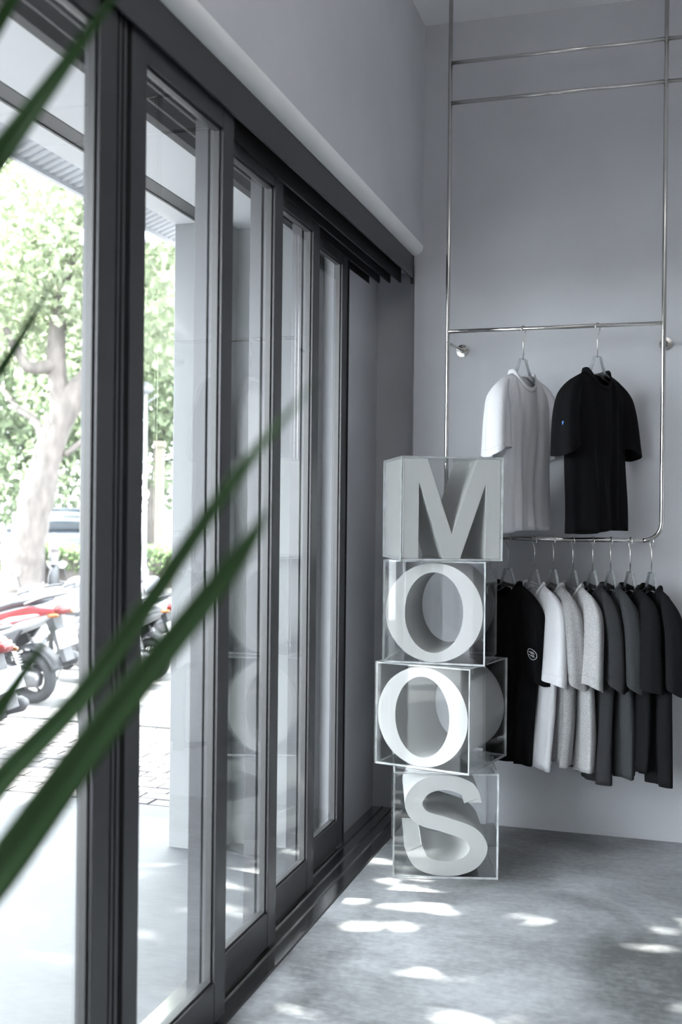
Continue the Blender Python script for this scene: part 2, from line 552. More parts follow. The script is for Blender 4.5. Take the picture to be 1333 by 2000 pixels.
# paving beyond the apron
struct(box('kerb_band', M_ASPHALT, -9.0, -1.9, 4.605, 4.80, -0.14, -0.016), 'dark concrete band between apron and brick paving', 'kerb')
pv = empty('brick_paving', (0, 0, 0), label='clay brick paving between the apron and the scooters', cat='paving', kind='structure')
MB().box(-9.0, -1.5, 4.80, 6.55, -0.14, -0.030).build('sand_bed', M_BLACK, pv)
pb = MB().box(-0.0945, 0.0945, -0.0445, 0.0445, -0.02, 0.0).build('paver', M_PAVER, pv)
first = True
rnd = random.Random(5)
for j in range(17):
    for i in range(15):
        x = -4.55 + 0.2 * i + (0.1 if j % 2 else 0) + 0.0
        y = 4.855 + 0.1 * j
        if x < -(y - 4.8) * 0.45 - 3.65 or x > -1.75: continue
        if first:
            o = pb; first = False
        else:
            o = share(pb, 'paver', pv)
        o.location = (x, y, -0.014 + rnd.uniform(-0.002, 0.002))
struct(box('street', M_STREET, -60, 20, 6.60, 15.2, -0.50, -0.32), 'pale sunlit street under the parked scooters', 'street')
struct(box('kerb_stone', M_ASPHALT, -9.0, -1.5, 6.551, 6.60, -0.50, -0.012), 'concrete kerb edge beyond the brick paving', 'kerb')
struct(box('far_sidewalk', M_STREET, -60, 20, 15.201, 60, -0.50, -0.015), 'pale sidewalk across the street under the trees', 'sidewalk')
struct(box('street_near', M_STREET, -60, -9.001, -30, 6.55, -0.16, -0.015), 'pale sunlit street left of the apron', 'street')

# ------------------------------------------------------------------ clothes rack
YK = 4.70
rk = empty('clothes_rack', (-0.50, YK, 1.3), label='polished steel tube clothes rack fixed to the wall and ceiling', cat='clothes rack')


def rel(o, root):
    o.matrix_parent_inverse = root.matrix_basis.inverted()
    return o


TR = 0.0095
zr = [3.409, 3.232, 2.226, 1.32]
xl, xr = -0.957, -0.044
rc = 0.075
arc_r = [(xr - rc + rc * math.cos(a), YK, zr[3] + rc - rc * math.sin(a)) for a in [PI / 2 * k / 8 for k in range(9)]]
arc_l = [(xl + rc - rc * math.cos(a), YK, zr[3] + rc - rc * math.sin(a)) for a in [PI / 2 * k / 8 for k in range(9)]]
rel(MB().tube([(xr, YK, ZC), (xr, YK, 2.5)] + arc_r, TR, 14).build('post', M_STEEL, rk, smooth=True), rk)
rel(MB().tube([(xl, YK, ZC), (xl, YK, 2.5)] + arc_l, TR, 14).build('post', M_STEEL, rk, smooth=True), rk)
rel(MB().tube([arc_l[-1], arc_r[-1]], TR, 14).build('rail', M_STEEL, rk, smooth=True), rk)
for z in zr[:3]:
    rel(MB().tube([(xl, YK, z), (xr, YK, z)], TR * 0.9, 14).build('rail', M_STEEL, rk, smooth=True), rk)
for z in zr[:2]:
    rel(MB().tube([(xr, YK, z), (xr + 1.0, YK, z)], TR * 0.9, 14).build('rail', M_STEEL, rk, smooth=True), rk)
rel(MB().tube([(xr + 1.0, YK, ZC), (xr + 1.0, YK, 2.2)], TR, 14).build('post', M_STEEL, rk, smooth=True), rk)
for px, fx in ((xl, -0.939), (xr, -0.036)):
    b = rel(MB().tube([(px, YK, 2.178), (fx, YB - 0.004, 2.178)], 0.0068, 12).build('bracket', M_STEEL, rk, smooth=True), rk)
    fl = MB().lathe([(0.0001, -0.012), (0.012, -0.012), (0.013, -0.007), (0.028, -0.006), (0.0285, 0.0), (0.0001, 0.0)], 28, 'y', (fx, YB - 0.0, 2.178)).build('flange', M_STEEL, b)
    sc_ = MB().lathe([(0.0001, -0.004), (0.003, -0.004), (0.0035, 0.0), (0.0001, 0.0)], 10, 'y', (px, YK - TR, 2.178)).build('screw', M_STEEL, rk)
    rel(sc_, rk)

# ------------------------------------------------------------------ acrylic boxes with letters
BS = 0.411
BH = BS / 2


def acrylic_box(loc, rz, label):
    e = empty('acrylic_box', loc, rz, label, 'display box', 'acrylic boxes stacked into a tower')
    t = 0.007
    def panel(x0, x1, y0, y1, z0, z1, thin):
        m = MB().box(x0, x1, y0, y1, z0, z1)
        for i, f in enumerate(m.f):
            nrm = ('z', 'z', 'y', 'x', 'y', 'x')[i]
            m.m[i] = 0 if nrm == thin else 1
        m.build('panel', [M_ACRYL, M_ACRYL_EDGE], e)
    g = 0.0004
    panel(-BH, BH, -BH, -BH + t, 0, BS, 'y')
    panel(-BH, BH, BH - t, BH, 0, BS, 'y')
    panel(-BH, -BH + t, -BH + t + g, BH - t - g, 0, BS, 'x')
    panel(BH - t, BH, -BH + t + g, BH - t - g, 0, BS, 'x')
    panel(-BH + t + g, BH - t - g, -BH + t + g, BH - t - g, 0, t, 'z')
    panel(-BH + t + g, BH - t - g, -BH + t + g, BH - t - g, BS - t, BS, 'z')
    return e


LH = BS - 0.0165      # letter height, inside the box
LD = BH - 0.0085


def letter_o():
    n = 72
    m = MB()
    rx, rz_ = LH * 0.496, LH * 0.5
    ix, iz = LH * 0.298, LH * 0.405
    out = [(rx * math.cos(2 * PI * k / n), rz_ * math.sin(2 * PI * k / n)) for k in range(n)]
    inn = [(ix * math.cos(2 * PI * k / n), iz * math.sin(2 * PI * k / n)) for k in range(n)]
    rs = []
    for lst, y in ((out, -LD), (out, LD), (inn, LD), (inn, -LD), (out, -LD)):
        rs.append([(a, y, b + LH / 2) for a, b in lst])
    m.rings(rs, False, False)
    return m


def letter_m():
    P = [(340, 125), (525, 125), (716, 700), (908, 125), (1090, 125), (1090, 890), (975, 890), (975, 318), (782, 890), (655, 890), (462, 310), (462, 890), (340, 890)]
    k = LH / 765.0
    poly = [((x - 715) * k * 1.02, (890 - y) * k) for x, y in P]
    return MB().prism(poly, -LD, LD, 'xz')


def letter_s():
    P = [(.268, .232), (.205, .365), (0, .424), (-.215, .372), (-.318, .218), (-.235, .075), (0, .005), (.245, -.085), (.328, -.228), (.225, -.375), (0, -.427), (-.225, -.372), (-.322, -.212)]
    c = catmull(P, 8)
    n = len(c)
    lo, hi = [], []
    for i in range(n):
        t = c[min(i + 1, n - 1)] - c[max(i - 1, 0)]
        t = t / np.linalg.norm(t)
        nn = np.array([-t[1], t[0]])
        w = 0.0735 + 0.0135 * (abs(nn[0]) ** 1.5)
        if i in (0, n - 1):
            nn = np.array([1.0 if nn[0] > 0 else -1.0, 0.0])
        lo.append(c[i] - nn * w); hi.append(c[i] + nn * w)
    allp = np.array(lo + hi)
    zmin, zmax = allp[:, 1].min(), allp[:, 1].max()
    k = LH / (zmax - zmin)
    m = MB()
    rs = []
    for a, b in zip(lo, hi):
        q = [(a[0] * k, -LD, (a[1] - zmin) * k), (b[0] * k, -LD, (b[1] - zmin) * k), (b[0] * k, LD, (b[1] - zmin) * k), (a[0] * k, LD, (a[1] - zmin) * k)]
        rs.append(q)
    m.rings(rs, True, True)
    return m


STACK = [('S', -0.889, 4.361, 15.2, 0.000), ('O', -0.901, 4.389, -12.1, 0.4125), ('O', -0.913, 4.419, 2.5, 0.825), ('M', -0.918, 4.400, 24.8, 1.2375)]
LBL = {0: ('clear acrylic box at the bottom of the tower, holding the S', 'deep white letter S in the bottom acrylic box'),
       1: ('clear acrylic box directly on top of the S box', 'deep white letter O in the lower of the two O boxes'),
       2: ('clear acrylic box directly under the M box', 'deep white letter O in the upper of the two O boxes'),
       3: ('clear acrylic box at the top of the tower, holding the M', 'deep white letter M in the topmost acrylic box')}
for i, (ch, x, y, a, z) in enumerate(STACK):
    acrylic_box((x, y, z + 0.0005), R(a), LBL[i][0])
    mb = {'O': letter_o, 'M': letter_m, 'S': letter_s}[ch]()
    o = mb.build('letter', M_LETTER, None, merge=1e-5)
    o.location = (x, y, z + 0.0082)
    o.rotation_euler = (0, 0, R(a))
    tag(o, LBL[i][1], 'letter', 'letters inside the acrylic boxes')
    if ch == 'M':
        o.modifiers.new('b', 'BEVEL').width = 0.0012
    else:
        me = o.data
        me.polygons.foreach_set('use_smooth', [True] * len(me.polygons))
        es = o.modifiers.new('edges', 'EDGE_SPLIT'); es.split_angle = R(35)


# ------------------------------------------------------------------ t-shirts and hangers
def fabric(name, col, var=0.06, scale=260, heather=0.0):
    return mat(name, col, 0.9, var=var if not heather else heather, scale=scale, bump=0.25, bscale=420, spec=0.12, detail=3)


FAB = {
    'white': fabric('white_cotton', (0.78, 0.78, 0.81), 0.02),
    'black': fabric('black_cotton', (0.0055, 0.0055, 0.0065), 0.2),
    'grey': fabric('heather_grey_cotton', (0.36, 0.36, 0.365), heather=0.35, scale=330),
    'grey_b': fabric('pale_heather_cotton', (0.42, 0.42, 0.425), heather=0.35, scale=330),
    'charcoal': fabric('charcoal_cotton', (0.032, 0.033, 0.036), heather=0.15, scale=300),
    'slate': fabric('slate_cotton', (0.046, 0.049, 0.053), heather=0.15, scale=300),
    'dark': fabric('dark_charcoal_cotton', (0.0095, 0.0098, 0.011), heather=0.2, scale=300),
}
M_TAG = mat('grey_card', (0.10, 0.10, 0.105), 0.7, var=0.05, scale=30)
M_TAGW = mat('pale_label', (0.5, 0.5, 0.5), 0.6, var=0.15, scale=120)
M_EMB = mat('white_print', (0.8, 0.8, 0.8), 0.8, var=0.02, scale=50)
M_BLUE = mat('blue_print', (0.10, 0.28, 0.75), 0.7, var=0.3, scale=300)
M_SEAM = mat('seam_thread', (0.7, 0.7, 0.74), 0.9, var=0.03, scale=90)

NK, W0 = 0.082, 0.196


def tee(name, loc, near, fr, L, SL, seed, fab, label, group, emblem=None, card=True, collar_h=0.011, thick=1.0, sway=0.0, fold_amp=1.0, seam=False):
    """near: angle of the local +x (near shoulder); fr: local y sign of the shirt front"""
    rn = random.Random(seed)
    e = empty(name, loc, near, label, 't-shirt', group)
    ph = [rn.uniform(0, 6.28) for _ in range(8)]
    nu, nv = 37, 30

    def top_z(U, front):
        a = abs(U)
        if a < NK:
            dep = 0.075 if front else 0.018
            return -dep * (1 - (a / NK) ** 2.4)
        return -(a - NK) * 0.40 - 14 * max(0, a - 0.155) ** 2

    def cen(U, z):
        q = -z / L
        return sway * q * q + 0.010 * q * math.sin(5 * q + ph[0])

    def surf(u, t, front):
        W = W0 * (0.985 + 0.03 * t)
        U = u * W
        zt = top_z(U, front)
        zb = -L + 0.005 * math.sin(4 * u + ph[1]) - 0.008 * u
        z = zt + (zb - zt) * t
        dist = (zt - z)
        side = max(0.0, 1 - abs(u) ** 3.0) ** 0.5
        if abs(U) < NK:
            dn = 0.047 * max(0.0, 1 - (U / NK) ** 2) ** 0.5
            rise = min(1, (dist / 0.16))
            d = dn * (1 - rise) + 0.045 * side * rise
        else:
            d = 0.045 * side * min(1, (max(dist, 0) / 0.10)) ** 0.5
        d *= thick
        sg = 1 if front else -1
        g = t ** 0.8
        fold = (0.016 * math.sin(13 * u + ph[2 + (0 if front else 1)] + 0.9 * t) + 0.009 * math.sin(23 * u + ph[4 + (0 if front else 1)] - 1.2 * t)) * g * (1 - abs(u) ** 6) * thick * fold_amp
        fold += 0.004 * math.sin(9 * t + 5 * u + ph[6]) * side
        common = 0.012 * g * math.sin(4.2 * u + ph[7])
        dd = max(d + fold, 0.1 * d)
        return (U, fr * (sg * dd) + cen(U, z) + common, z)

    mb = MB()
    for front in (True, False):
        vs = [surf(-1 + 2 * i / (nu - 1), j / (nv - 1), front) for j in range(nv) for i in range(nu)]
        fs = [(j * nu + i, j * nu + i + 1, (j + 1) * nu + i + 1, (j + 1) * nu + i) for j in range(nv - 1) for i in range(nu - 1)]
        mb.add(vs, fs)
    o = mb.build('body', fab, e, smooth=True, merge=0.0006)
    sm_ = o.modifiers.new('thick', 'SOLIDIFY'); sm_.thickness = 0.0016
    # ribbed collar
    cp = []
    n = 40
    for k in range(n):
        a = 2 * PI * k / n
        U = NK * math.cos(a)
        front = math.sin(a) >= 0
        x, y, z = surf(U / (W0 * 0.985), 0.0, front)
        cp.append((x, y, z))
    rs = []
    for k in range(n + 1):
        x, y, z = cp[k % n]
        dx, dy = -x * 0.05, -(y) * 0.12
        ring = []
        for (a, b) in ((0.0018, -0.004), (0.0026, 0.002), (0.0018, collar_h), (-0.0012, collar_h + 0.001), (-0.0022, 0.003), (-0.001, -0.004)):
            l = math.hypot(x, y) + 1e-6
            ring.append((x + x / l * a - x * (b * 1.2), y + y / l * a - y * (b * 3.0), z + b))
        rs.append(ring)
    MB().rings(rs, False, False).build('collar', fab, e, smooth=True, merge=1e-5)

    # sleeves
    def sleeve_fn(s, sp):
        path = catmull([(s * 0.095, -0.028), (s * 0.140, -0.060), (s * 0.178, -0.115), (s * 0.196, -0.20), (s * 0.203, -SL)], 6)
        m = len(path)

        def pt(theta, t, lift=0.0):
            f = t * (m - 1)
            i = min(int(f), m - 2)
            q = f - i
            c = path[i] * (1 - q) + path[i + 1] * q
            tg = path[i + 1] - path[i]
            tg = tg / np.linalg.norm(tg)
            nr = np.array([tg[1], -tg[0]]) * (-1)      # across the sleeve
            if nr[0] * s < 0: nr = -nr
            g1 = min(1, t * 1.9)
            a = 0.014 + 0.030 * g1 + 0.014 * t
            b = (0.009 + 0.026 * min(1, t * 2.0) + 0.024 * t) * thick
            rr = 1 + (0.15 * math.sin(3 * theta + sp + 1.2 * t) + 0.09 * math.sin(5 * theta - sp + 1.5 * t)) * t ** 0.7
            a, b = a * rr + lift, b * rr + lift
            ca, sa = math.cos(theta), math.sin(theta)
            hem = t ** 6 * (-0.020 * ca + 0.014 * sa + 0.006 * math.sin(2 * theta + sp))
            return (c[0] + nr[0] * a * ca, fr * (b * sa) + cen(0, c[1]) + 0.014 * t * math.sin(sp + 3 * t), c[1] + nr[1] * a * ca + hem)
        return pt
    fns = {}
    for s in (1, -1):
        sp = rn.uniform(0, 6.28)
        pt = sleeve_fn(s, sp)
        fns[s] = pt
        rs = []
        for i in range(19):
            rs.append([pt(2 * PI * k / 28, i / 18) for k in range(28)])
        sl_ = MB().rings(rs, True, False)
        sl_.rings([[pt(2 * PI * k / 28, t_, d_) for k in range(28)] for d_, t_ in ((0.0, 1.0), (-0.0025, 0.999))], False, False)
        sl_.rings([[pt(2 * PI * k / 28, t_, d_) for k in range(28)] for d_, t_ in ((-0.0025, 0.999), (-0.003, 0.94), (-0.004, 0.8))], False, True)
        sl_.build('sleeve', fab, e, smooth=True)
        hem = [pt(2 * PI * k / 28, 0.955, 0.0006) for k in range(28)]
        MB().tube(hem, 0.0009, 4, closed=True).build('sleeve_hem', fab, e, smooth=True)
    if emblem:
        pt = fns[1]
        kind, th0, t0, ea, et, m_ = emblem
        if kind == 'oval':
            MB().tube([pt(th0 + ea * math.cos(2 * PI * k / 30), t0 + et * math.sin(2 * PI * k / 30), 0.0012) for k in range(30)], 0.0012, 6, closed=True).build('emblem', m_, e, smooth=True)
            mbx = MB()
            rr = random.Random(3)
            for row, off in ((0, -0.30), (1, 0.28)):
                pts = []
                for k in range(34):
                    q = k / 33
                    xx = -0.62 + 1.24 * q
                    yy = off + 0.24 * math.sin(q * 27 + row) * (0.6 + 0.4 * math.sin(5 * q + row))
                    pts.append(pt(th0 + ea * xx, t0 + et * yy, 0.0014))
                mbx.tube(pts, 0.0009, 5)
            mbx.build('emblem_script', m_, e, smooth=True)
        else:
            mbx = MB()
            for dx, dy, sz in ((0, 0, 1), (0.9, -0.3, .7), (0.2, 0.8, .6)):
                mbx.rings([[pt(th0 + ea * (dx + sz * math.cos(2 * PI * k / 10)), t0 + et * (dy + sz * math.sin(2 * PI * k / 10)), l) for k in range(10)] for l in (0.0005, 0.002)], True, True)
            mbx.build('sleeve_print', m_, e)
    if seam:
        q = [surf(a_, b_, True) for a_, b_ in ((0.40, 0.005), (0.50, 0.05), (0.60, 0.10), (0.68, 0.16), (0.74, 0.22), (0.78, 0.27))]
        MB().tube([(p[0], p[1] + fr * 0.0015, p[2]) for p in catmull(q, 4)], 0.0013, 6).build('raglan_seam', M_SEAM, e, smooth=True)
    # size label inside the neck, card hanging from it
    yb = -fr * 0.035 * thick
    MB().box(-0.014, 0.014, yb - 0.001 if fr < 0 else yb, yb if fr < 0 else yb + 0.001, -0.062, -0.022).build('neck_label', M_TAGW, e)
    if card:
        yc = fr * (0.050 * thick + 0.006)
        o = MB().box(-0.026, 0.026, -0.0006, 0.0006, -0.09, 0.0).build('price_card', M_TAG, e)
        o.location = (0.03, yc, -0.085)
        o.rotation_euler = (0, 0, rn.uniform(-.3, .3))
        MB().tube([(0.03, yc, -0.088), (0.02, yc * 0.8, -0.05), (0.0, 0.02 * fr, -0.01)], 0.0005, 4).build('card_string', M_TAGW, e)
    return e, fns


def hanger(loc, near, label, group):
    """loc: centre of the rail it hangs on"""
    e = empty('clothes_hanger', loc, near, label, 'hanger', group)
    Rk = 0.0165
    cz = TR + 0.0025 - Rk
    pts = []
    for k in range(17):
        a = R(-35 + (215 - -35) * k / 16)
        pts.append((Rk * math.cos(a), 0, cz + Rk * math.sin(a)))
    pts = pts[:-1] + [(-0.0145, 0, -0.020), (-0.006, 0, -0.036), (-0.001, 0, -0.045), (0, 0, -0.055), (0, 0, -0.135)]
    MB().tube(pts, 0.0026, 8).build('hook', M_WIRE, e, smooth=True)
    MB().lathe([(0.0001, -0.003), (0.0032, -0.0025), (0.0036, 0), (0.0032, 0.0025), (0.0001, 0.003)], 10, 'x', (Rk * math.cos(R(-35)), 0, cz + Rk * math.sin(R(-35)))).build('hook_tip', M_WIRE, e, smooth=True)
    zt = -0.130
    P = [(-0.021, zt), (0.021, zt), (0.026, zt - 0.010), (0.052, zt - 0.066), (0.138, zt - 0.103), (0.146, zt - 0.114), (0.137, zt - 0.121), (0.050, zt - 0.092),
         (0.030, zt - 0.082), (0.0, zt - 0.078), (-0.030, zt - 0.082), (-0.050, zt - 0.092), (-0.137, zt - 0.121), (-0.146, zt - 0.114), (-0.138, zt - 0.103), (-0.052, zt - 0.066), (-0.026, zt - 0.010)]
    m = MB().prism(P, -0.006, 0.006, 'xz')
    m.m = [0, 0] + [1] * (len(m.f) - 2)
    m.build('hanger_body', [M_ACRYL, M_ACRYL_EDGE], e)
    # moulded reinforcement along each side
    for s in (1, -1):
        MB().tube([(s * 0.0235, 0, zt - 0.004), (s * 0.028, 0, zt - 0.02), (s * 0.040, 0, zt - 0.045), (s * 0.053, 0, zt - 0.066)], [0.0065, 0.006, 0.007, 0.008], 8).build('neck_rib', M_HEDGE_AC, e, smooth=True)
    return e


M_HEDGE_AC = glass_mat('hanger_acrylic_edge', (0.80, 0.82, 0.83), 0.03, 1.7)
GU, GL = 'two t-shirts hung on the upper rail', 't-shirts hung along the lower rail'
HG = 'clear acrylic hangers on the rack'


def near_low(phi):
    return math.atan2(-math.cos(phi), math.sin(phi))


def near_up(phi):
    return math.atan2(-math.cos(phi), -math.sin(phi))


# upper rail
for (x, fab, lab, hl, em, seed, ph_) in ((-0.625, 'white', 'white raglan t-shirt on the upper rail', 'clear hanger holding the white t-shirt on the upper rail', None, 4, 27),
                                         (-0.312, 'black', 'black t-shirt with a blue sleeve print on the upper rail', 'clear hanger holding the black t-shirt on the upper rail', ('print', 0.35, 0.80, 0.06, 0.010, M_BLUE), 9, 32)):
    na = near_up(R(ph_))
    hanger((x, YK, zr[2]), na, hl, HG)
    e, fns = tee('t_shirt', (x, YK, zr[2] - 0.199), na, 1, 0.672, 0.345, seed, FAB[fab], lab, GU, em, card=False, collar_h=0.016, thick=1.0, fold_amp=0.42, seam=(fab == 'white'))
    if fab == 'white':
        pass

LOW = [(-0.680, 'black', 45, 'black t-shirt with a white oval emblem, leftmost on the lower rail', 'clear hanger holding the leftmost shirt on the lower rail', 0.795),
       (-0.567, 'white', 35, 'white t-shirt on the lower rail, next to the black emblem shirt', 'clear hanger holding the white shirt on the lower rail', 0.800),
       (-0.487, 'grey', 31, 'heather grey t-shirt hanging against the white shirt', 'clear hanger third from the left on the lower rail', 0.775),
       (-0.405, 'grey_b', 31, 'heather grey t-shirt hanging next to the charcoal shirts', 'clear hanger fourth from the left on the lower rail', 0.795),
       (-0.323, 'charcoal', 29, 'charcoal t-shirt hanging right after the two heather grey shirts', 'clear hanger fifth from the left on the lower rail', 0.835),
       (-0.249, 'slate', 29, 'slate grey t-shirt, third from the right end of the lower rail', 'clear hanger third from the right end of the lower rail', 0.815),
       (-0.169, 'dark', 28, 'dark charcoal t-shirt, second from the right end of the rail', 'clear hanger second from the right end of the lower rail', 0.775),
       (-0.083, 'dark', 26, 'black charcoal t-shirt at the right end of the lower rail', 'clear hanger at the right end of the lower rail', 0.825)]
for i, (x, fab, phi, lab, hl, L) in enumerate(LOW):
    na = near_low(R(phi))
    hanger((x, YK, zr[3]), na, hl, HG)
    tee('t_shirt', (x, YK, zr[3] - 0.192), na, -1, L - 0.045, 0.395, 20 + i * 3, FAB[fab], lab, GL,
        ('oval', 1.20, 0.865, 0.44, 0.026, M_EMB) if i == 0 else None, card=(i in (1, 4, 5, 6, 7)), thick=0.80, sway=-0.01)


# ------------------------------------------------------------------ palm in the foreground
M_PALM = leaf_mat('palm_green', (0.024, 0.060, 0.018), 0.2, 0.25, 0.12)
M_STEM = mat('palm_stem', (0.16, 0.20, 0.07), 0.6, var=0.25, scale=20)
M_POT = mat('grey_pot', (0.25, 0.25, 0.26), 0.7, var=0.1, scale=12)
M_SOIL = mat('dark_soil', (0.03, 0.022, 0.016), 0.95, var=0.4, scale=60, bump=0.6)
palm = empty('potted_palm', (-0.80, 0.98, 0), label='potted palm with long green leaf blades close to the camera', cat='palm plant')
PB = [
    ([(-0.713, 0.930, 1.03), (-0.677, 0.891, 1.075), (-0.592, 0.865, 1.168), (-0.484, 0.846, 1.271), (-0.336, 0.786, 1.436), (-0.236, 0.712, 1.513)], 0.024),
    ([(-0.730, 0.940, 0.90), (-0.644, 0.849, 1.016), (-0.561, 0.822, 1.104), (-0.456, 0.802, 1.232), (-0.320, 0.760, 1.378), (-0.277, 0.731, 1.426)], 0.036),
    ([(-0.714, 0.932, 1.12), (-0.690, 0.940, 1.16), (-0.652, 0.951, 1.218), (-0.593, 0.969, 1.312)], 0.022),
    ([(-0.713, 0.932, 1.42), (-0.700, 0.960, 1.54), (-0.685, 0.993, 1.567), (-0.613, 1.014, 1.696)], 0.017),
    ([(-0.711, 0.930, 1.60), (-0.651, 0.846, 1.663), (-0.597, 0.862, 1.746), (-0.523, 0.854, 1.820), (-0.457, 0.853, 1.895)], 0.026),
    ([(-0.700, 0.920, 1.77), (-0.684, 0.888, 1.799), (-0.628, 0.905, 1.894), (-0.600, 0.913, 1.944)], 0.022),
]
cpos = Vector((0, 0, 1.42))
for pts, w in PB:
    c = [Vector(p) for p in catmull(pts, 8)]
    n = len(c)
    vs, fs = [], []
    for i in range(n):
        t = (c[min(i + 1, n - 1)] - c[max(i - 1, 0)]).normalized()
        side = t.cross(Vector((0.45, -0.75, 0.25))).normalized()
        nn = side.cross(t).normalized()
        q = i / (n - 1)
        ww = w * 0.5 * (0.35 + 0.65 * min(1, q * 3.5)) * (1 - max(0, (q - 0.35) / 0.65) ** 1.6) + 0.0006
        for k, (a, b) in enumerate(((-1, 0.10), (-0.5, 0.03), (0, -0.05), (0.5, 0.03), (1, 0.10))):
            vs.append(c[i] + side * ww * a + nn * ww * b * 2 - Vector((-0.80, 0.98, 0)))
    for i in range(n - 1):
        for k in range(4):
            fs.append((i * 5 + k, i * 5 + k + 1, (i + 1) * 5 + k + 1, (i + 1) * 5 + k))
    o = MB().add(vs, fs).build('leaf_blade', M_PALM, palm, smooth=True)
    s_ = o.modifiers.new('thick', 'SOLIDIFY'); s_.thickness = 0.0006
pc = Vector((-0.80, 0.98, 0))
MB().tube([Vector(p) - pc for p in catmull([(-0.80, 0.98, 0.36), (-0.764, 0.97, 0.656), (-0.736, 0.947, 0.888), (-0.715, 0.932, 1.105), (-0.713, 0.932, 1.417), (-0.711, 0.932, 1.677), (-0.695, 0.916, 1.876)], 5)],
          [0.011 - 0.0085 * k / 30 for k in range(31)], 8).build('stem', M_STEM, palm, smooth=True)
MB().lathe([(0.0001, 0.0), (0.125, 0.0), (0.17, 0.36), (0.175, 0.38), (0.16, 0.38), (0.155, 0.35), (0.0001, 0.35)], 32).build('pot', M_POT, palm, smooth=False)
MB().lathe([(0.0001, 0.351), (0.15, 0.351), (0.10, 0.362), (0.0001, 0.366)], 24).build('soil', M_SOIL, palm, smooth=True)


# ------------------------------------------------------------------ scooters outside
def mats_s(n, c, r=0.3):
    return mat(n, c, r, var=0.04, scale=6, spec=0.6)


S_WHITE = mats_s('scooter_white', (0.34, 0.345, 0.36))
S_SILVER = mats_s('scooter_silver', (0.17, 0.18, 0.20))
S_RED = mats_s('scooter_red', (0.20, 0.02, 0.025))
S_DARK = mat('scooter_plastic', (0.022, 0.023, 0.027), 0.55, var=0.1, scale=20)
S_SEAT = mat('seat_vinyl', (0.022, 0.026, 0.032), 0.5, var=0.15, scale=60)
S_TIRE = mat('tire_rubber', (0.018, 0.019, 0.021), 0.8, var=0.15, scale=40)
S_METAL = mat('alloy', (0.16, 0.16, 0.17), 0.4, 0.9, var=0.08, scale=25)
S_LAMP = mat('red_lens', (0.10, 0.006, 0.006), 0.15, var=0.05, scale=20)
S_AMBER = mat('amber_lens', (0.16, 0.05, 0.008), 0.15, var=0.05, scale=20)
S_CLEAR = mat('headlamp_lens', (0.7, 0.72, 0.75), 0.08, var=0.05, scale=20, spec=0.9)
S_PLATE = mat('plate_white', (0.4, 0.4, 0.4), 0.5, var=0.02, scale=20)
S_MIRROR = mat('mirror_glass', (0.8, 0.82, 0.85), 0.03, 1.0, var=0.01, scale=5)
S_BOX = mat('brown_box', (0.45, 0.33, 0.25), 0.7, var=0.1, scale=20)


def loft(secs, n=16, pw=2.6):
    """secs: (x, zc, half width, half height) -> rounded-box rings"""
    rs = []
    for (x, zc, hw, hh) in secs:
        ring = []
        for k in range(n):
            a = 2 * PI * k / n
            ca, sa = math.cos(a), math.sin(a)
            ring.append((x, hw * math.copysign(abs(ca) ** (2 / pw), ca), zc + hh * math.copysign(abs(sa) ** (2 / pw), sa)))
        rs.append(ring)
    return rs


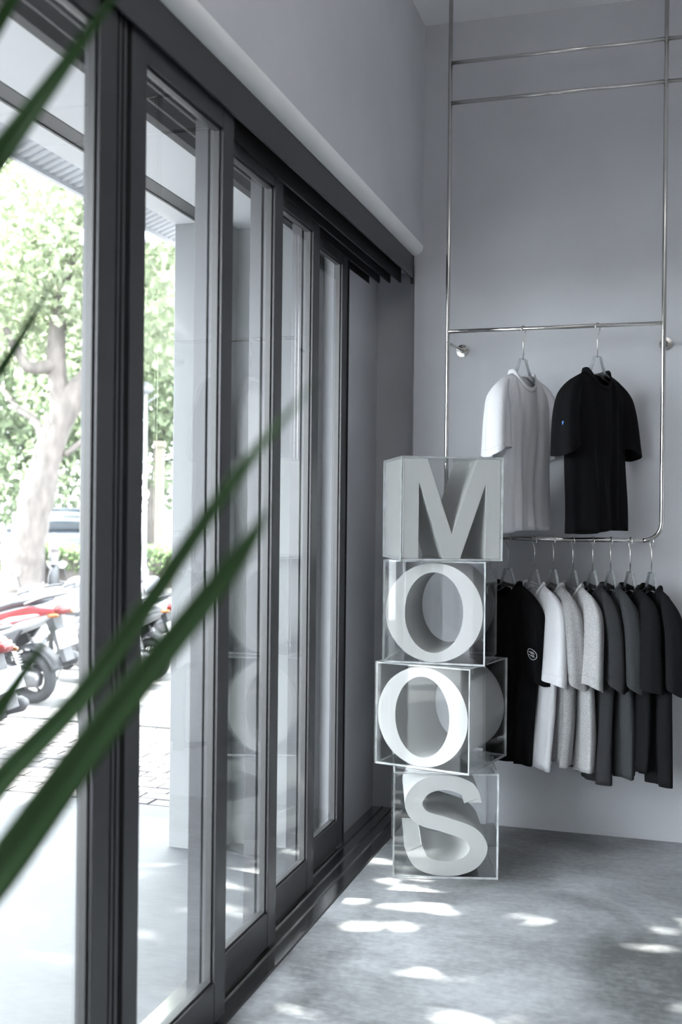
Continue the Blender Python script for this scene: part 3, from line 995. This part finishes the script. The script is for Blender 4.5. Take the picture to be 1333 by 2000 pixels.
def scooter(loc, rz, body, accent, label, size=1.0, lean=6, seat_stripe=True, box_on=False):
    e = empty('motor_scooter', loc, 0, label, 'scooter', 'scooters parked in a row outside')
    e.rotation_euler = (R(-lean), 0, rz)
    e.scale = (size, size, size)
    WR = 0.215
    for x, wn_ in ((-0.60, 'rear_wheel'), (0.62, 'front_wheel')):
        w = MB()
        w.lathe([(0.030, -0.045), (0.045, -0.04), (0.05, 0.0), (0.045, 0.04), (0.030, 0.045)], 16, 'y', (x, 0, WR))
        w.lathe([(0.135, -0.035), (0.152, -0.04), (0.155, -0.03), (0.145, 0.0), (0.155, 0.03), (0.152, 0.04), (0.135, 0.035), (0.132, 0.0)], 32, 'y', (x, 0, WR), closed=True)
        wo = w.build(wn_, S_METAL, e, smooth=True)
        tp = []
        for k in range(14):
            a = 2 * PI * k / 14
            tp.append((WR - 0.047 + 0.047 * math.cos(a), 0.055 * math.sin(a)))
        MB().lathe(tp, 36, 'y', (x, 0, WR), closed=True).build('tire', S_TIRE, wo, smooth=True)
        for k in range(5):
            a = 2 * PI * k / 5 + 0.4
            ca, sa = math.cos(a), math.sin(a)
            MB().tube([(x + 0.035 * ca, 0.01, WR + 0.035 * sa), (x + 0.09 * ca, 0.018, WR + 0.09 * sa), (x + 0.14 * ca, 0.01, WR + 0.14 * sa)], [0.017, 0.012, 0.014], 6).build('spoke', S_METAL, wo, smooth=True)
    # tail body
    MB().rings(loft([(-0.93, 0.80, 0.030, 0.03), (-0.88, 0.785, 0.085, 0.06), (-0.74, 0.74, 0.135, 0.095), (-0.52, 0.68, 0.165, 0.12), (-0.28, 0.60, 0.165, 0.14), (-0.10, 0.50, 0.15, 0.16), (-0.02, 0.42, 0.13, 0.15)])).build('tail_body', body, e, smooth=True)
    for s in (1, -1):
        P = [(-0.90, 0.80), (-0.70, 0.815), (-0.40, 0.745), (-0.16, 0.62), (-0.05, 0.44), (-0.14, 0.44), (-0.26, 0.57), (-0.45, 0.62), (-0.62, 0.70), (-0.90, 0.765)]
        rs = []
        for y in (0.118, 0.172):
            rs.append([(a, s * (y if -0.75 < a else y * 0.62), b) for a, b in P])
        MB().rings(rs).build('side_panel', accent, e, bevel=0.006)
        P = [(-0.62, 0.62), (-0.30, 0.53), (-0.12, 0.42), (-0.10, 0.33), (-0.30, 0.36), (-0.50, 0.47)]
        MB().rings([[(a, s * y, b) for a, b in P] for y in (0.11, 0.155)]).build('lower_panel', S_DARK, e, bevel=0.006)
    MB().rings(loft([(-0.80, 0.855, 0.07, 0.022), (-0.74, 0.862, 0.115, 0.040), (-0.55, 0.835, 0.14, 0.045), (-0.40, 0.79, 0.145, 0.045), (-0.22, 0.775, 0.135, 0.045), (-0.06, 0.77, 0.10, 0.035), (-0.02, 0.765, 0.06, 0.02)])).build('seat', S_SEAT, e, smooth=True)
    gr = [(-0.70, s_ * 0.13, 0.84) for s_ in (1,)]
    MB().tube(catmull([(-0.66, 0.135, 0.83), (-0.82, 0.13, 0.885), (-0.92, 0.07, 0.90), (-0.92, -0.07, 0.90), (-0.82, -0.13, 0.885), (-0.66, -0.135, 0.83)], 5), 0.012, 8).build('grab_rail', S_DARK, e, smooth=True)
    MB().rings(loft([(-0.955, 0.775, 0.05, 0.03), (-0.915, 0.78, 0.085, 0.045), (-0.87, 0.785, 0.09, 0.05)])).build('tail_light', S_LAMP, e, smooth=True)
    for s in (1, -1):
        MB().rings(loft([(-0.94, 0.745, 0.015, 0.012), (-0.90, 0.745, 0.028, 0.02), (-0.86, 0.745, 0.03, 0.02)])).build('indicator', S_AMBER, e, smooth=True).location = (0, s * 0.10, 0)
    # rear mudguard and plate
    vs = []
    rs = []
    for k in range(13):
        a = R(35 + 130 * k / 12)
        rr = 0.265
        rs.append([(-0.60 + (rr + d) * math.cos(a), y, WR + (rr + d) * math.sin(a)) for y, d in ((-0.07, -0.02), (-0.06, 0.0), (0.06, 0.0), (0.07, -0.02), (0.05, -0.008), (-0.05, -0.008))])
    MB().rings(rs).build('rear_fender', S_DARK, e, smooth=True)
    MB().prism([(-0.86, 0.72), (-0.78, 0.70), (-0.93, 0.36), (-0.97, 0.37)], -0.06, 0.06, 'xz').build('plate_holder', S_DARK, e, bevel=0.006)
    pl = MB().box(-0.004, 0.004, -0.13, 0.13, -0.075, 0.075).build('licence_plate', S_PLATE, e, bevel=0.003)
    pl.location = (-0.945, 0, 0.56); pl.rotation_euler = (0, R(14), 0)
    for s in (1, -1):
        top, bot = Vector((-0.48, s * 0.125, 0.58)), Vector((-0.62, s * 0.125, 0.25))
        sh = MB().tube([top, bot], 0.012, 8).build('shock_absorber', S_METAL, e, smooth=True)
        coil = []
        for k in range(73):
            q = k / 72
            a = q * 2 * PI * 9
            p = top.lerp(bot, 0.12 + 0.62 * q)
            coil.append(p + Vector((0.024 * math.cos(a), 0.024 * math.sin(a), 0.006 * math.cos(a))))
        MB().tube(coil, 0.0045, 5).build('spring', S_PLATE, sh, smooth=True)
    MB().rings(loft([(-0.72, 0.22, 0.055, 0.06), (-0.60, 0.23, 0.07, 0.085), (-0.35, 0.28, 0.075, 0.085), (-0.14, 0.31, 0.06, 0.07)])).build('engine_case', S_METAL, e, smooth=True).location = (0, 0.085, 0)
    MB().tube([(-0.15, -0.10, 0.22), (-0.40, -0.14, 0.20), (-0.55, -0.145, 0.26), (-0.90, -0.15, 0.36), (-0.94, -0.15, 0.375)], [0.018, 0.02, 0.05, 0.055, 0.03], 14).build('exhaust', S_DARK, e, smooth=True)
    MB().rings(loft([(-0.06, 0.30, 0.14, 0.05), (0.10, 0.27, 0.15, 0.035), (0.30, 0.28, 0.15, 0.035), (0.36, 0.33, 0.13, 0.05)])).build('floor_board', S_DARK, e, smooth=True)
    # leg shield: curved plate
    rs = []
    for (x, z, hw) in ((0.30, 0.28, 0.12), (0.36, 0.36, 0.16), (0.40, 0.52, 0.19), (0.40, 0.70, 0.20), (0.36, 0.86, 0.15), (0.34, 0.92, 0.10)):
        ring = []
        for k in range(9):
            q = -1 + k / 4
            ring.append((x + 0.085 * (1 - q * q), hw * q, z))
        for k in range(8, -1, -1):
            q = -1 + k / 4
            ring.append((x + 0.06 * (1 - q * q) - 0.03, hw * 0.95 * q, z))
        rs.append(ring)
    MB().rings(rs).build('leg_shield', body, e, smooth=True)
    MB().rings(loft([(0.40, 0.62, 0.05, 0.16), (0.47, 0.60, 0.09, 0.17), (0.52, 0.58, 0.06, 0.10), (0.55, 0.56, 0.02, 0.04)])).build('front_nose', accent, e, smooth=True)
    for s in (1, -1):
        MB().tube([(0.47, s * 0.075, 0.52), (0.62, s * 0.075, 0.215)], 0.018, 8).build('fork', S_METAL, e, smooth=True)
    rs = []
    for k in range(11):
        a = R(20 + 140 * k / 10)
        rs.append([(0.62 + (0.25 + d) * math.cos(a), y, WR + (0.25 + d) * math.sin(a)) for y, d in ((-0.075, -0.03), (-0.06, 0.0), (0.06, 0.0), (0.075, -0.03), (0.05, -0.01), (-0.05, -0.01))])
    MB().rings(rs).build('front_fender', body, e, smooth=True)
    MB().rings(loft([(0.24, 0.98, 0.06, 0.03), (0.30, 0.985, 0.12, 0.05), (0.38, 0.975, 0.13, 0.06), (0.45, 0.955, 0.09, 0.05), (0.48, 0.95, 0.04, 0.03)])).build('handlebar_cover', body, e, smooth=True)
    MB().rings(loft([(0.43, 0.955, 0.085, 0.045), (0.475, 0.95, 0.07, 0.038), (0.495, 0.945, 0.03, 0.02)])).build('headlight', S_CLEAR, e, smooth=True)
    MB().tube([(0.30, -0.10, 0.98), (0.30, 0.10, 0.98)], 0.012, 8).build('handlebar', S_METAL, e, smooth=True)
    for s in (1, -1):
        MB().tube([(0.30, s * 0.11, 0.985), (0.26, s * 0.24, 0.99), (0.23, s * 0.345, 0.985)], [0.014, 0.016, 0.017], 10).build('grip', S_DARK, e, smooth=True)
        MB().tube([(0.34, s * 0.17, 1.0), (0.40, s * 0.23, 1.02)], 0.005, 6).build('brake_lever', S_METAL, e)
        mm = MB().tube(catmull([(0.30, s * 0.20, 0.99), (0.31, s * 0.22, 1.08), (0.30, s * 0.26, 1.17)], 4), 0.006, 6).build('mirror', S_DARK, e, smooth=True)
        MB().rings([[(0.30 + dx, s * 0.275 + hw * math.cos(2 * PI * k / 16), 1.205 + hh * math.sin(2 * PI * k / 16)) for k in range(16)] for dx, hw, hh in ((0.03, 0.03, 0.018), (0.018, 0.062, 0.038), (0.0, 0.066, 0.042))]).build('mirror_shell', S_DARK, mm, smooth=True)
        MB().rings([[(0.30 + dx, s * 0.275 + 0.061 * math.cos(2 * PI * k / 16), 1.205 + 0.037 * math.sin(2 * PI * k / 16)) for k in range(16)] for dx in (-0.0005, -0.004)]).build('mirror_glass', S_MIRROR, mm)
    MB().tube([(-0.15, 0.13, 0.25), (-0.10, 0.24, 0.03), (-0.06, 0.25, 0.01)], [0.012, 0.012, 0.015], 8).build('side_stand', S_DARK, e, smooth=True)
    if seat_stripe:
        for s in (1, -1):
            m = MB()
            for k in range(3):
                m.tube([(-0.42 + 0.05 * k, s * 0.174, 0.665 - 0.02 * k), (-0.36 + 0.05 * k, s * 0.174, 0.68 - 0.03 * k), (-0.40 + 0.05 * k, s * 0.174, 0.70 - 0.02 * k)], 0.005, 5)
            m.build('side_logo', S_PLATE, e, smooth=True)
    return e


def head(dx, dy):
    return math.atan2(dy, dx)


ZST = -0.318


def park(cx, cy, deg, size):
    """centre of a scooter whose rear wheel stands at cx, cy"""
    return (cx + 0.60 * size * math.cos(R(deg)), cy + 0.60 * size * math.sin(R(deg)), ZST), R(deg)


SC = [(-5.50, 8.55, 177, 1.12, S_WHITE, S_RED, 'scooter with red side panel and dark seat, seen past the mullion'),
      (-3.84, 5.36, 172, 0.86, S_SILVER, S_SILVER, 'silver grey scooter cut off by the left edge of the photo'),
      (-5.38, 9.65, 170, 0.95, S_WHITE, S_SILVER, 'white and grey scooter standing right behind the red one'),
      (-5.16, 10.22, 168, 1.0, S_WHITE, S_WHITE, 'white scooter with a helmet on it, seen through the second door'),
      (-5.30, 11.30, 168, 0.90, S_SILVER, S_DARK, 'dark grey scooter farthest along the row outside')]
for k, (sx, sy, dg_, sz_, b_, a_, l_) in enumerate(SC):
    lc, rz_ = park(sx, sy, dg_, sz_)
    if k == 1: lc = (lc[0], lc[1], -0.012)          # this one stands up on the paving
    scooter(lc, rz_, b_, a_, l_, sz_, seat_stripe=(k == 0))
hm = empty('helmet', (-5.17, 10.225, 0.572), R(168), 'round silver open-face helmet resting on a scooter seat', 'helmet')
hm.scale = (0.85, 0.85, 0.85)
rs = []
for k in range(13):
    a = R(-28 + 118 * k / 12)
    rs.append([(0.135 * math.cos(a) * math.cos(b), 0.125 * math.cos(a) * math.sin(b), 0.068 + 0.14 * math.sin(a)) for b in [2 * PI * j / 28 for j in range(28)]])
MB().rings(rs, True, True).build('shell', S_SILVER, hm, smooth=True)
MB().lathe([(0.118, 0.0), (0.124, 0.004), (0.124, 0.014), (0.118, 0.016)], 28, 'z', closed=True).build('rim', S_DARK, hm, smooth=True)
vz = [[(0.137 * math.cos(b), 0.127 * math.sin(b), z) for b in [R(-75 + 150 * j / 14) for j in range(15)]] + [(0.131 * math.cos(b), 0.121 * math.sin(b), z) for b in [R(75 - 150 * j / 14) for j in range(15)]] for z in (-0.02 + 0.012, 0.075)]
MB().rings(vz).build('visor', S_DARK, hm, smooth=False)

# ------------------------------------------------------------------ trees, hedge and street furniture
M_BARK = mat('bark', (0.095, 0.083, 0.076), 0.9, var=0.35, scale=9, bump=0.8, bscale=14, stretch=(1, 1, 0.4))
M_LEAF_A = leaf_mat('leaf_pale', (0.30, 0.345, 0.235), 0.4, 0.5)
M_LEAF_B = leaf_mat('leaf_mid', (0.22, 0.27, 0.17), 0.45, 0.5)
M_LEAF_C = leaf_mat('leaf_shade', (0.25, 0.29, 0.20), 0.3, 0.45)
M_HEDGE = leaf_mat('leaf_hedge', (0.13, 0.19, 0.085), 0.4, 0.4)


def leaves(name, centers, sizes, parent, m, seed, aspect=0.55):
    """centers: n x 3, one folded diamond each"""
    rg = np.random.default_rng(seed)
    n = len(centers)
    a = rg.normal(size=(n, 3)); a /= np.linalg.norm(a, axis=1)[:, None]
    b = rg.normal(size=(n, 3)); b -= a * (a * b).sum(1)[:, None]; b /= np.linalg.norm(b, axis=1)[:, None]
    s = sizes[:, None]
    V = np.empty((n, 4, 3))
    V[:, 0] = centers - a * s
    V[:, 1] = centers + b * s * aspect
    V[:, 2] = centers + a * s
    V[:, 3] = centers - b * s * aspect
    me = bpy.data.meshes.new(name)
    me.vertices.add(4 * n)
    me.vertices.foreach_set('co', V.reshape(-1))
    me.loops.add(4 * n)
    me.loops.foreach_set('vertex_index', np.arange(4 * n, dtype=np.int32))
    me.polygons.add(n)
    me.polygons.foreach_set('loop_start', np.arange(0, 4 * n, 4, dtype=np.int32))
    me.materials.append(m)
    me.update(calc_edges=True)
    o = bpy.data.objects.new(name, me)
    COL.objects.link(o)
    o.parent = parent
    o['kind'] = 'stuff'
    return o


def blob_points(blobs, n, seed, shell=0.5):
    rg = np.random.default_rng(seed)
    vol = np.array([b[3] * b[4] * b[5] for b in blobs]); vol = vol / vol.sum()
    out = []
    for b, q in zip(blobs, vol):
        k = int(n * q)
        d = rg.normal(size=(k, 3)); d /= np.linalg.norm(d, axis=1)[:, None]
        r = rg.uniform(0, 1, k) ** (1 / 3 * shell)
        out.append(np.array(b[:3]) + d * r[:, None] * np.array(b[3:6]))
    return np.concatenate(out)


def tree(loc, label, limbs, blobs, n, size, m, seed, carve=None, group='trees outside the shop'):
    e = empty('tree', loc, 0, label, 'tree', group)
    for i, (pts, r0, r1) in enumerate(limbs):
        c = catmull(pts, 6)
        k = len(c)
        rg = random.Random(seed + i)
        MB().tube([Vector(p) - Vector(loc) for p in c], [(r0 + (r1 - r0) * j / (k - 1)) * (1 + 0.08 * rg.uniform(-1, 1)) for j in range(k)], 12).build('trunk' if i == 0 else 'branch', M_BARK, e, smooth=True)
    P = blob_points(blobs, n, seed)
    rg = np.random.default_rng(seed + 1)
    S = size * rg.uniform(0.6, 1.3, len(P))
    if carve is not None:
        keep = carve(P, S)
        P, S = P[keep], S[keep]
    leaves('foliage', P - np.array(loc), S, e, m, seed + 2)
    return e


# the leaning street tree in view
tree((-10.9, 16.53, -0.02), 'leaning street tree with a thick pale trunk outside the first door',
     [([(-10.95, 16.52, -0.06), (-10.90, 16.53, 0.45), (-10.80, 16.55, 0.95), (-10.62, 16.61, 1.84), (-10.38, 16.68, 2.74), (-10.10, 16.77, 3.37), (-9.76, 16.88, 3.83), (-9.2, 17.2, 4.6)], 0.36, 0.17),
      ([(-10.25, 16.73, 3.15), (-10.37, 16.69, 4.04), (-10.33, 16.70, 4.80), (-10.17, 16.75, 5.7), (-10.05, 16.8, 6.5)], 0.20, 0.08),
      ([(-10.35, 16.68, 3.95), (-10.63, 16.30, 3.88), (-10.78, 16.25, 4.04), (-11.06, 16.17, 4.56)], 0.13, 0.06),
      ([(-10.5, 16.65, 2.4), (-10.9, 16.9, 3.0), (-11.5, 17.2, 3.3), (-12.2, 17.5, 3.9)], 0.09, 0.04),
      ([(-10.2, 16.75, 2.4), (-9.7, 16.9, 2.8), (-9.2, 17.0, 2.9)], 0.06, 0.02)],
     [(-10.8, 16.9, 6.4, 2.6, 2.4, 1.7), (-9.0, 17.4, 5.6, 2.2, 2.2, 1.5), (-12.3, 16.6, 5.4, 2.0, 2.2, 1.5), (-9.4, 16.4, 7.4, 2.4, 2.2, 1.5), (-8.2, 17.6, 4.7, 1.4, 1.6, 0.9)],
     15000, 0.105, M_LEAF_A, 11)
tree((-13.0, 25.5, 0), 'pale green tree behind the hedge, right of the leaning trunk',
     [([(-13.0, 25.5, -0.1), (-12.9, 25.5, 1.5), (-12.7, 25.4, 3.2), (-12.4, 25.5, 5.0)], 0.22, 0.09)],
     [(-12.6, 25.5, 6.2, 3.0, 2.8, 3.0), (-15.4, 26.0, 2.6, 2.6, 1.8, 1.7), (-11.2, 25.6, 2.4, 1.8, 1.6, 1.3), (-10.8, 25.2, 4.6, 2.2, 2.2, 2.0), (-14.6, 25.8, 4.8, 2.2, 2.4, 2.2)], 19000, 0.12, M_LEAF_B, 21)
tree((-19.5, 27.0, 0), 'wide pale green tree farther off behind the leaning trunk',
     [([(-19.5, 27.0, -0.1), (-19.4, 27.0, 2.0), (-19.2, 27.1, 4.5)], 0.25, 0.12)],
     [(-19.3, 27.0, 5.8, 3.6, 3.0, 3.6), (-16.8, 27.0, 5.4, 2.6, 2.6, 3.0), (-22.0, 27, 5.0, 2.6, 2.6, 3.0), (-19.5, 26.5, 2.5, 3.6, 2.0, 1.8)], 20000, 0.14, M_LEAF_B, 31)
tree((-11.2, 30.5, 0), 'tall bright tree far behind, seen through the second door',
     [([(-11.2, 30.5, -0.1), (-11.1, 30.5, 2.5), (-11.3, 30.4, 5.5)], 0.24, 0.1)],
     [(-11.0, 30.5, 7.5, 3.4, 3.0, 4.4), (-13.8, 30.8, 8.0, 2.8, 2.8, 4.0), (-8.6, 30.6, 6.4, 2.4, 2.4, 3.4)], 16000, 0.15, M_LEAF_A, 41)

# the shade tree above the apron, out of frame to the left; sun gaps in its crown fall on the floor
PATCH = [((-1.15, 3.82), (-0.90, 3.85), 0.016), ((-1.18, 4.27), (-1.08, 4.31), 0.023), ((-1.00, 4.02), (-0.86, 3.98), 0.010), ((-0.93, 3.86), (-0.82, 3.83), 0.013),
         ((-0.56, 3.81), (-0.40, 3.83), 0.016), ((-0.28, 3.70), (-0.02, 3.70), 0.016), ((-0.02, 4.06), (0.06, 4.06), 0.013), ((-0.76, 3.28), (-0.63, 3.28), 0.016),
         ((-1.10, 2.92), (-0.90, 2.88), 0.023), ((-0.62, 3.02), (-0.42, 3.02), 0.023), ((0.0, 3.33), (0.10, 3.33), 0.013), ((-1.12, 3.60), (-1.00, 3.62), 0.013),
         ((-0.98, 3.66), (-0.84, 3.62), 0.011), ((-1.15, 4.10), (-1.02, 4.13), 0.011), ((-0.05, 3.90), (0.10, 3.95), 0.009),
         ((-2.6, 3.25), (-2.2, 3.30), 0.027), ((-2.3, 2.70), (-1.9, 2.75), 0.032), ((-2.1, 4.0), (-1.7, 4.05), 0.023), ((-1.7, 3.6), (-1.45, 3.6), 0.023), ((-2.9, 3.9), (-2.5, 3.9), 0.027), ((-1.9, 2.2), (-1.5, 2.3), 0.036)]
PATCH3 = [((-1.09, 4.40, 1.38), (-1.09, 4.40, 1.46), 0.016), ((-1.12, 4.44, 1.52), (-1.12, 4.44, 1.56), 0.012)]
SD = np.array(SUN)


def carve(P, S):
    keep = np.ones(len(P), bool)
    rp = random.Random(77)
    segs = list(PATCH3)
    for a, b, r in PATCH:                       # ragged gaps: a few overlapping little holes along each patch
        for k in range(6):
            q = rp.uniform(-0.05, 1.05)
            x, y = a[0] + (b[0] - a[0]) * q + rp.uniform(-.02, .02), a[1] + (b[1] - a[1]) * q + rp.uniform(-.045, .045)
            w = rp.uniform(0.01, 0.06)
            segs.append(((x, y, 0.0), (x + w, y + rp.uniform(-.01, .01), 0.0), r * rp.uniform(0.0, 0.75)))
    for k in range(16):
        x, y = rp.uniform(-1.1, 0.3), rp.uniform(2.9, 4.2)
        segs.append(((x, y, 0.0), (x + 0.05, y, 0.0), rp.uniform(0.0, 0.006)))
    # project everything along the sun onto a plane
    e1 = np.cross(SD, [0, 0, 1.0]); e1 /= np.linalg.norm(e1)
    e2 = np.cross(e1, SD)
    q = np.stack([P @ e1, P @ e2], 1)
    for a, b, r in segs:
        A = np.array([np.dot(a, e1), np.dot(a, e2)]); B = np.array([np.dot(b, e1), np.dot(b, e2)])
        d = B - A
        t = np.clip(((q - A) @ d) / (d @ d + 1e-9), 0, 1)
        dist = np.linalg.norm(q - (A + t[:, None] * d), axis=1)
        keep &= dist > r + S * 0.36
    return keep


tree((-8.6, 0.2, 0), 'dense shade tree standing over the apron, outside the photo',
     [([(-8.6, 0.2, -0.1), (-8.5, 0.3, 1.5), (-8.4, 0.5, 3.2), (-8.0, 1.2, 5.0)], 0.28, 0.15),
      ([(-8.4, 0.5, 3.2), (-7.6, 2.4, 4.4), (-7.2, 4.2, 5.2)], 0.13, 0.05),
      ([(-8.4, 0.5, 3.4), (-8.4, -1.2, 4.6), (-8.0, -2.4, 5.6)], 0.12, 0.05)],
     [(-7.0, 0.6, 5.1, 1.1, 1.4, 1.8), (-7.0, 2.2, 5.2, 1.2, 1.7, 1.9), (-7.0, 3.3, 5.2, 1.1, 1.5, 1.8), (-7.0, 1.6, 4.2, 1.0, 2.6, 0.9), (-7.0, 1.6, 6.3, 1.0, 2.4, 0.8)],
     40000, 0.085, M_LEAF_C, 51, carve=carve)

# hedges
def hedge(x0, x1, y0, y1, z1, n, seed, label):
    loc = ((x0 + x1) / 2, (y0 + y1) / 2, -0.015)
    e = empty('hedge', loc, 0, label, 'hedge', 'clipped hedges across the street')
    rg = np.random.default_rng(seed)
    P = np.stack([rg.uniform(x0, x1, n), rg.uniform(y0, y1, n), 0.12 + (z1 - 0.12) * rg.uniform(0, 1, n) ** 0.6], 1)
    P[:, 2] += 0.05 * np.sin(P[:, 0] * 3) * (P[:, 2] > z1 * 0.7)
    leaves('foliage', P - np.array(loc), 0.055 * rg.uniform(0.6, 1.4, n), e, M_HEDGE, seed)
    MB().box(x0 + 0.1 - loc[0], x1 - 0.1 - loc[0], y0 + 0.1 - loc[1], y1 - 0.1 - loc[1], 0.0, z1 * 0.75).build('twig_core', M_BARK, e)
    return e


hedge(-16.0, -7.2, 18.6, 19.5, 0.72, 14000, 61, 'long clipped green hedge behind the leaning tree')
hedge(-30.0, -16.2, 19.6, 20.6, 0.8, 12000, 62, 'hedge stretch running off to the left behind the street')

M_CREAM = mat('cream_paint', (0.17, 0.155, 0.12), 0.7, var=0.05, scale=4)
M_POLE = mat('pale_pole', (0.20, 0.205, 0.22), 0.5, var=0.04, scale=4)
M_BROWNPOST = mat('brown_post', (0.09, 0.078, 0.08), 0.7, var=0.08, scale=6)


def column(x, y, label, w=0.17, h=2.8):
    e = empty('column', (x, y, -0.015), R(20), label, 'column', 'cream columns across the street')
    MB().box(-w / 2, w / 2, -w / 2, w / 2, 0.12, h).build('shaft', M_CREAM, e, bevel=0.008)
    MB().box(-w * 0.75, w * 0.75, -w * 0.75, w * 0.75, 0, 0.12).build('base', M_CREAM, e, bevel=0.01)
    MB().box(-w * 0.7, w * 0.7, -w * 0.7, w * 0.7, h, h + 0.12).build('capital', M_CREAM, e, bevel=0.01)


column(-10.45, 20.9, 'slim cream column behind the helmet, in the second door')
column(-11.9, 20.35, 'slim cream column seen just left of the dark mullion')
lp = empty('lamp_post', (-9.28, 17.94, -0.015), 0, 'slim pale lamp post beside the dark mullion', 'lamp post')
MB().lathe([(0.0001, 0), (0.10, 0), (0.10, 0.35), (0.07, 0.40), (0.055, 0.45), (0.042, 3.6), (0.0001, 3.6)], 16).build('pole', M_POLE, lp, smooth=False)
MB().lathe([(0.0001, 3.6), (0.10, 3.6), (0.15, 3.68), (0.13, 3.74), (0.05, 3.80), (0.0001, 3.82)], 20).build('lantern', M_POLE, lp, smooth=True)
MB().tube([(0, 0, 3.4), (0.25, 0, 3.55)], 0.02, 8).build('arm', M_POLE, lp)
po = empty('street_post', (-11.55, 18.15, -0.015), 0, 'brownish square post in front of the hedge beside the tree', 'post')
MB().box(-0.05, 0.05, -0.05, 0.05, 0, 2.6).build('shaft', M_BROWNPOST, po, bevel=0.006)
MB().box(-0.06, 0.06, -0.06, 0.06, 2.6, 2.63).build('cap', M_BROWNPOST, po)

# parked car beyond the hedge
C_PAINT = mat('car_blue_grey', (0.07, 0.08, 0.10), 0.25, 0.1, var=0.03, scale=3)
C_GLASS = mat('car_window', (0.04, 0.05, 0.06), 0.05, var=0.05, scale=3, spec=0.8)
car = empty('parked_car', (-15.2, 24.6, -0.015), R(200), 'blue grey car parked beyond the hedge', 'car')
rs = loft([(-2.1, 0.62, 0.70, 0.22), (-2.0, 0.62, 0.82, 0.30), (-1.2, 0.60, 0.87, 0.34), (0, 0.58, 0.88, 0.34), (1.2, 0.58, 0.87, 0.33), (1.9, 0.55, 0.80, 0.26), (2.1, 0.50, 0.68, 0.18)], 20, 4)
MB().rings(rs).build('body', C_PAINT, car, smooth=True)
rs = loft([(-1.9, 0.95, 0.66, 0.10), (-1.4, 1.15, 0.68, 0.28), (-0.3, 1.18, 0.68, 0.32), (0.5, 1.15, 0.67, 0.30), (1.15, 0.95, 0.68, 0.08)], 20, 4)
MB().rings(rs).build('windows', C_GLASS, car, smooth=True)
MB().rings(loft([(-1.5, 1.44, 0.5, 0.02), (-1.2, 1.47, 0.58, 0.035), (0.2, 1.47, 0.58, 0.035), (0.6, 1.42, 0.5, 0.02)], 16, 4)).build('roof', C_PAINT, car, smooth=True)
for x in (-1.3, 1.3):
    for s in (1, -1):
        w = MB().lathe([(0.0001, -0.1), (0.2, -0.1), (0.31, -0.09), (0.33, 0), (0.31, 0.09), (0.2, 0.1), (0.0001, 0.1)], 24, 'y', (x, s * 0.78, 0.33)).build('wheel', S_TIRE, car, smooth=False)
        MB().lathe([(0.0001, -0.105), (0.19, -0.105), (0.2, 0.0), (0.19, 0.105), (0.0001, 0.105)], 20, 'y', (x, s * 0.785, 0.33)).build('hub_cap', S_METAL, w)
for s in (1, -1):
    MB().rings(loft([(1.86, 0.66, 0.16, 0.07), (2.02, 0.62, 0.14, 0.06), (2.06, 0.60, 0.08, 0.03)])).build('headlamp', S_CLEAR, car, smooth=True).location = (0, s * 0.52, 0)
MB().box(2.02, 2.12, -0.5, 0.5, 0.36, 0.44).build('bumper', S_DARK, car, bevel=0.02)

bl = empty('bollard', (-11.45, 18.42, -0.015), 0, 'short white round-topped bollard at the hedge', 'bollard')
MB().lathe([(0.0001, 0), (0.10, 0), (0.09, 0.55), (0.088, 0.80), (0.07, 0.92), (0.035, 0.98), (0.0001, 0.99)], 20).build('shaft', M_POLE, bl, smooth=True)
MB().lathe([(0.093, 0.62), (0.0935, 0.66), (0.092, 0.70)], 20, closed=False).build('band', M_BROWNPOST, bl)
M_ROCK = mat('pinkish_stone', (0.13, 0.108, 0.104), 0.9, var=0.2, scale=5, bump=0.5, bscale=10)
bo = MB()
rg_ = random.Random(8)
rs = []
for k in range(9):
    a = R(-60 + 145 * k / 8)
    rs.append([((0.36 + 0.05 * math.sin(3 * b + k)) * math.cos(a) * math.cos(b), (0.30 + 0.04 * math.cos(2 * b)) * math.cos(a) * math.sin(b), 0.62 + 0.42 * math.sin(a) + 0.0) for b in [2 * PI * j / 18 for j in range(18)]])
rs = [[(x * 0.9, y * 0.9, 0.0) for x, y, z in rs[2]]] + rs[2:]
bo = bo.rings(rs).build('boulder', M_ROCK, None, smooth=True)
bo.location = (-12.0, 18.1, -0.015)
tag(bo, 'pinkish grey boulder beside the leaning tree trunk', 'boulder')
